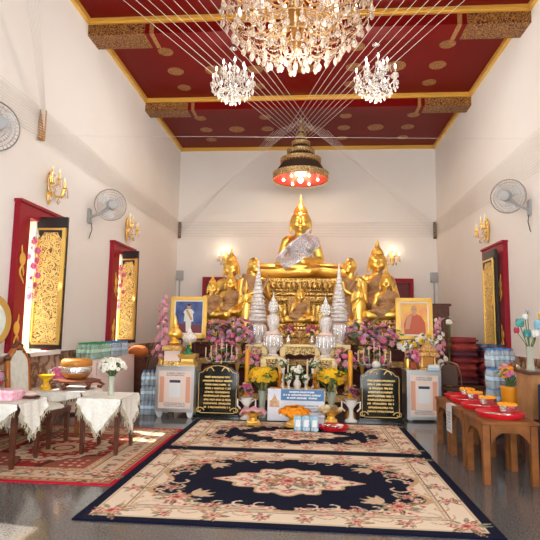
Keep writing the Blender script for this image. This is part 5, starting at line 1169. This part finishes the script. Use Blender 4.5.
# ------------------------------------------------------------------ right side
def stool_table(label, y0, y1, h, x0=1.60, x1=2.09):
    t = thing('low_table', label, 'table', ((x0+x1)/2, (y0+y1)/2, 0)); a, b = (x1-x0)/2, (y1-y0)/2
    MB().box(-a-.015, a+.015, -b-.01, b+.01, h-.035, h).build('table_top', WOOD, t, bevel=.006)
    for sy in (-1, 1): MB().prism([(-a+.07, h-.035), (a-.07, h-.035), (a-.07, h-.20), (a-.10, h-.16), (a-.13, h-.13), (a-.17, h-.105), (-a+.17, h-.105), (-a+.13, h-.13), (-a+.10, h-.16), (-a+.07, h-.20)], sy*b-.02*(sy > 0), sy*b+.02*(sy < 0)).build('arched_apron', WOOD, t)
    for sx in (-1, 1): MB().prism([(-b+.07, h-.035), (b-.07, h-.035), (b-.07, h-.2), (b-.10, h-.16), (b-.13, h-.13), (b-.17, h-.105), (-b+.17, h-.105), (-b+.13, h-.13), (-b+.10, h-.16), (-b+.07, h-.2)], -.01, .01, 0, Matrix.Translation((sx*(a-.012), 0, 0)) @ Matrix.Rotation(PI/2, 4, 'Z')).build('arched_apron', WOOD, t)
    for sx in (-1, 1):
        for sy in (-1, 1): MB().box(sx*a-(.062 if sx > 0 else 0), sx*a+(.062 if sx < 0 else 0), sy*b-(.062 if sy > 0 else 0), sy*b+(.062 if sy < 0 else 0), 0, h-.035).build('leg', WOOD, t, bevel=.003)
    return t
TH = .57
stool_table('teak low table with arched aprons, nearest in the right hand row', 4.98, 5.53, TH); stool_table('teak low table, middle of the right hand row', 5.58, 6.13, TH); stool_table('teak low table, farthest in the right hand row with the paper notice', 6.18, 6.73, TH)
COIN = mat('coins and notes', rgb(120, 112, 100), .4, .4, noise=(60, rgb(206, 198, 186)))
for i, (y, x, w) in enumerate(((5.27, 1.86, 'nearest'), (5.78, 1.84, 'second'), (6.22, 1.84, 'third'), (6.56, 1.86, 'farthest'))):
    round_tray('round red tray on the teak tables, %s%s' % (w, '' if i in (0, 3) else ' from the front'), x, y, TH, .225 if i == 0 else .20)
    t = thing('coin_dish', 'silver dish of coins on the %s red tray of the teak tables' % w, 'dish', (x-.07, y-.03, TH+.006)); MB().lathe([(.07, 0), (.10, .012), (.105, .022), (.098, .02), (.07, .008), (0, .007)], 22).build('dish', SILVER, t)
    mb = MB(); r = random.Random(i)
    for k in range(16): a = r.random()*6.3; q = .06*r.random()**.5; mb.lathe([(.013, 0), (.013, .004)], 9, (q*math.cos(a), q*math.sin(a), .009+.003*(k % 4)))
    mb.build('coins', COIN, t)
    t = thing('silver_offering_bowl', 'small silver bowl with orange flower rim on the %s red tray of the teak tables' % w, 'bowl', (x+.09, y+.045, TH+.006)); MB().lathe([(.04, 0), (.045, .008), (.04, .018), (.082, .055), (.095, .10), (.089, .10), (.055, .035), (0, .025)], 24).build('bowl', SILVER, t)
    mb = MB()
    for k in range(22): a = 2*PI*k/22; mb.ell((.074*math.cos(a), .074*math.sin(a), .104+.006*math.sin(k*3)), (.018, .018, .014), 7, 5)
    for k in range(9): a = 2*PI*k/9; mb.ell((.03*math.cos(a), .03*math.sin(a), .098), (.018, .018, .012), 7, 5)
    mb.build('orange_flower_ring', [PETO, PETY][0], t)
t = thing('paper_notice', 'white paper notice hanging from the edge of the teak tables', 'notice', (1.575, 6.03, TH-.004), PI/2*1.0); t.rotation_euler = (0, 0, -PI/2)
MB().box(-.11, .11, -.006, -.003, -.30, 0).build('paper', WPLAS, t); glyph_rows(.16, .19, 6, .02, -.0072, 41).build('print_lines', GREYI, t, (0, 0, -.17)); MB().box(-.11, .11, -.006, .06, 0.0045, .0065).build('taped_fold', WPLAS, t)

BENCH = .40
t = thing('wall_bench', 'long dark wooden bench along the right wall under the water packs and bucket', 'bench', (2.86, 6.85, 0))
MB().box(-.56, .56, -1.02, 1.02, BENCH-.05, BENCH).build('bench_top', DWOOD, t, bevel=.006)
for sx in (-1, 1):
    for sy in (-1, 1): MB().box(sx*.5-.04, sx*.5+.04, sy*.95-.04, sy*.95+.04, 0, BENCH-.05).build('leg', DWOOD, t)
MB().box(-.48, .48, -.02, .02, BENCH-.16, BENCH-.05).build('apron', DWOOD, t)
for i, (x, y) in enumerate(((2.52, 7.05), (2.64, 7.42))):
    for k in range(3 if i else 2): pack('%s water pack of the %s stack on the right hand bench' % (('bottom', 'middle', 'top')[k] if i else ('bottom', 'top')[k], ('nearer, lower', 'farther, taller')[i]), x, y, BENCH+.002+.25*k, .15*i, 5, 3, 0, None, 1.12)
bouquet('flower_bucket', 'orange bucket of mixed small flowers on the right hand bench', (2.47, 6.62, BENCH+.002), ['magenta', 'orange', 'crimson', 'pink', 'yellow', 'white'], 26, (.13, .12, .10), .50, 'bucket', .32, .115, mat('orange bucket plastic', rgb(238, 150, 20), .4), leaves=26, sd=61, scale=.7)
t = thing('wooden_chest', 'pale wooden box with dark lid and slot, at the right edge on the bench', 'box', (2.70, 6.18, BENCH+.002)); MB().box(-.24, .24, -.22, .22, 0, .52).build('box_body', PINE, t, bevel=.006); MB().box(-.26, .26, -.24, .24, .52, .555).build('lid', DWOOD, t, bevel=.004); MB().box(-.155, -.115, -.226, -.219, .12, .42).build('glass_strip', mat('dark glass strip', rgb(96, 100, 100), .1), t); MB().box(-.24, .24, -.225, -.22, 0.0, .04).build('plinth', DWOOD, t)
t = thing('paper_flower_vase', 'tall woven vase of blue green and yellow paper flowers on the wooden box', 'vase', (2.55, 6.20, BENCH+.557)); MB().lathe([(.05, 0), (.045, .02), (.035, .12), (.04, .22), (.05, .27)], 14).build('woven_vase', mat('woven tan paper', rgb(200, 160, 110), .7, noise=(60, rgb(150, 190, 190))), t)
TEAL = mat('teal paper petals', rgb(50, 120, 130), .6, noise=(20, rgb(100, 180, 170))); SKY = mat('pale blue paper petals', rgb(150, 200, 220), .6)
for i, (x, z, m, s) in enumerate(((-.10, .52, TEAL, 1.2), (-.04, .60, WPLAS, .8), (.11, .50, SKY, 1.3), (.14, .62, PETY, .7), (-.14, .44, PETR, .8), (-.02, .40, TEAL, 1.1), (.07, .40, PORC, 1.1), (-.01, .68, GREYP, .5))):
    mb = MB().tube([(0, 0, .2), (x*.4, 0, .32), (x, 0, z)], .005, 5, 1)
    for k in range(7): a = 2*PI*k/7; mb.ell((x+.025*s*math.cos(a), .025*s*math.sin(a), z+.02*s), (.016*s, .016*s, .045*s), 7, 5, 0)
    mb.build('paper_flower', [m, STEM], t)
t = thing('navy_draped_table', 'small table draped with navy cloth at the right edge of the picture', 'table', (2.72, 5.64, 0)); mb = MB(); N = 64; ring = []
for i in range(N):
    a = 2*PI*i/N; c_, s_ = math.cos(a), math.sin(a); q = (abs(c_)**8+abs(s_)**8)**(-1/8); ring.append((q*c_*.29, q*s_*.15))
mb.grid([[(x*(1+f*.06*(1+.6*math.sin(i*1.4))), y*(1+f*.06*(1+.6*math.sin(i*1.4))), .84-.83*f) for i, (x, y) in list(enumerate(ring))+[(0, ring[0])]] for f in (0, .02, .3, .6, .85, 1)]); mb.add([(x, y, .842) for x, y in ring], [tuple(range(N))], 0, False); mb.build('navy_drape', NAVY, t); MB().box(-.25, .25, -.12, .12, 0, .8).build('table_body', DWOOD, t)

# red cushions stacked on a dark bench, dark cupboard
t = thing('cushion_bench', 'dark bench under the stacked red cushions in the rear right', 'bench', (2.98, 9.45, 0)); MB().box(-.50, .48, -.35, .35, .40, .46).build('bench_top', DWOOD, t); 
for sx in (-1, 1):
    for sy in (-1, 1): MB().box(sx*.42-.04, sx*.42+.04, sy*.28-.04, sy*.28+.04, 0, .40).build('leg', DWOOD, t)
CUS = [mat('red cushion cloth', rgb(142, 34, 34), .7, noise=(12, rgb(116, 24, 28))), mat('brick red cushion cloth', rgb(168, 58, 40), .7, noise=(12, rgb(140, 40, 36))), mat('dark plum cushion cloth', rgb(84, 26, 40), .7), mat('navy patterned cushion cloth', rgb(30, 36, 66), .7, noise=(16, rgb(120, 120, 140)))]
names = ['lowest', 'second', 'third', 'fourth', 'fifth', 'sixth', 'topmost']
for col, (x, n, ms) in enumerate(((2.70, 7, [2, 0, 1, 0, 2, 1, 0]), (3.18, 6, [0, 2, 0, 1, 2, 3]))):
    for k in range(n):
        m = CUS[ms[k]]; o = thing('floor_cushion', '%s cushion from the bottom in the %s of two stacks on the dark bench' % (names[k] if k < n-1 else 'topmost', ('left', 'right')[col]) if k < n-1 else 'topmost %s cushion of the %s stack on the dark bench' % ('red' if ms[k] != 3 else 'navy patterned', ('left', 'right')[col]), 'cushion', (x+random.uniform(-.02, .02), 9.42, .462+.118*k), random.uniform(-.08, .08))
        MB().box(-.22, .22, -.24, .24, 0, .112).build('cushion', m, o, bevel=.035); MB().tube([(-.215, -.235, .056), (.215, -.235, .056), (.215, .235, .056), (-.215, .235, .056)], .008, 5, 0, True).build('piping', CUS[2], o)
t = thing('tall_cupboard', 'tall dark wooden cupboard in the rear right, behind the monk portrait', 'cupboard', (2.62, 10.7, 0)); MB().box(-.26, .16, -.24, .24, 0, 1.88).build('carcass', DWOOD, t, bevel=.006); MB().box(-.25, .15, -.26, -.24, .1, 1.82).build('door', DWOOD, t); MB().ell((.1, -.27, .95), .02, 8, 6).build('knob', GOLDP, t); MB().box(-.29, .19, -.27, .25, 1.88, 1.93).build('cornice', DWOOD, t)

# ------------------------------------------------------------------ light
w = bpy.data.worlds.new('sky'); sc.world = w; w.use_nodes = True; w.node_tree.nodes['Background'].inputs['Color'].default_value = (.90, .96, 1, 1); w.node_tree.nodes['Background'].inputs['Strength'].default_value = 6.6
def point(name, loc, power, col, r=.15):
    l = bpy.data.lights.new(name, 'POINT'); l.energy = power; l.color = col; l.shadow_soft_size = r; o = bpy.data.objects.new(name, l); C.objects.link(o); o.location = loc; return o
WARM = (1, .84, .62); NEUT = (1, .97, .92)
point('chandelier_light', (-.22, 6.6, 5.9), 26, NEUT, .5); point('chandelier_glow', (-.22, 6.6, 4.6), 110, NEUT, .4)
point('small_chandelier_light', (-1.47, 8.95, 5.1), 55, NEUT, .25); point('small_chandelier_light', (1.17, 8.95, 5.1), 55, NEUT, .25)
point('umbrella_light', (UX, UY, 4.93), 60, (1, .8, .55), .08)
point('sconce_light', (-2.44, D-.3, 3.55), 3.5, WARM, .08); point('sconce_light', (2.27, D-.3, 3.55), 3.5, WARM, .08)
l = bpy.data.lights.new('sun', 'SUN'); l.energy = 12; l.angle = .01; l.color = (1, .93, .82); o = bpy.data.objects.new('sun', l); C.objects.link(o); o.rotation_euler = Vector((-.62, .10, .75)).to_track_quat('Z', 'Y').to_euler()
vs = sc.view_settings; vs.view_transform = 'Standard'; vs.look = 'None'; vs.gamma = 1; vs.exposure = 0.22
try: vs.use_curve_mapping = False
except Exception: pass
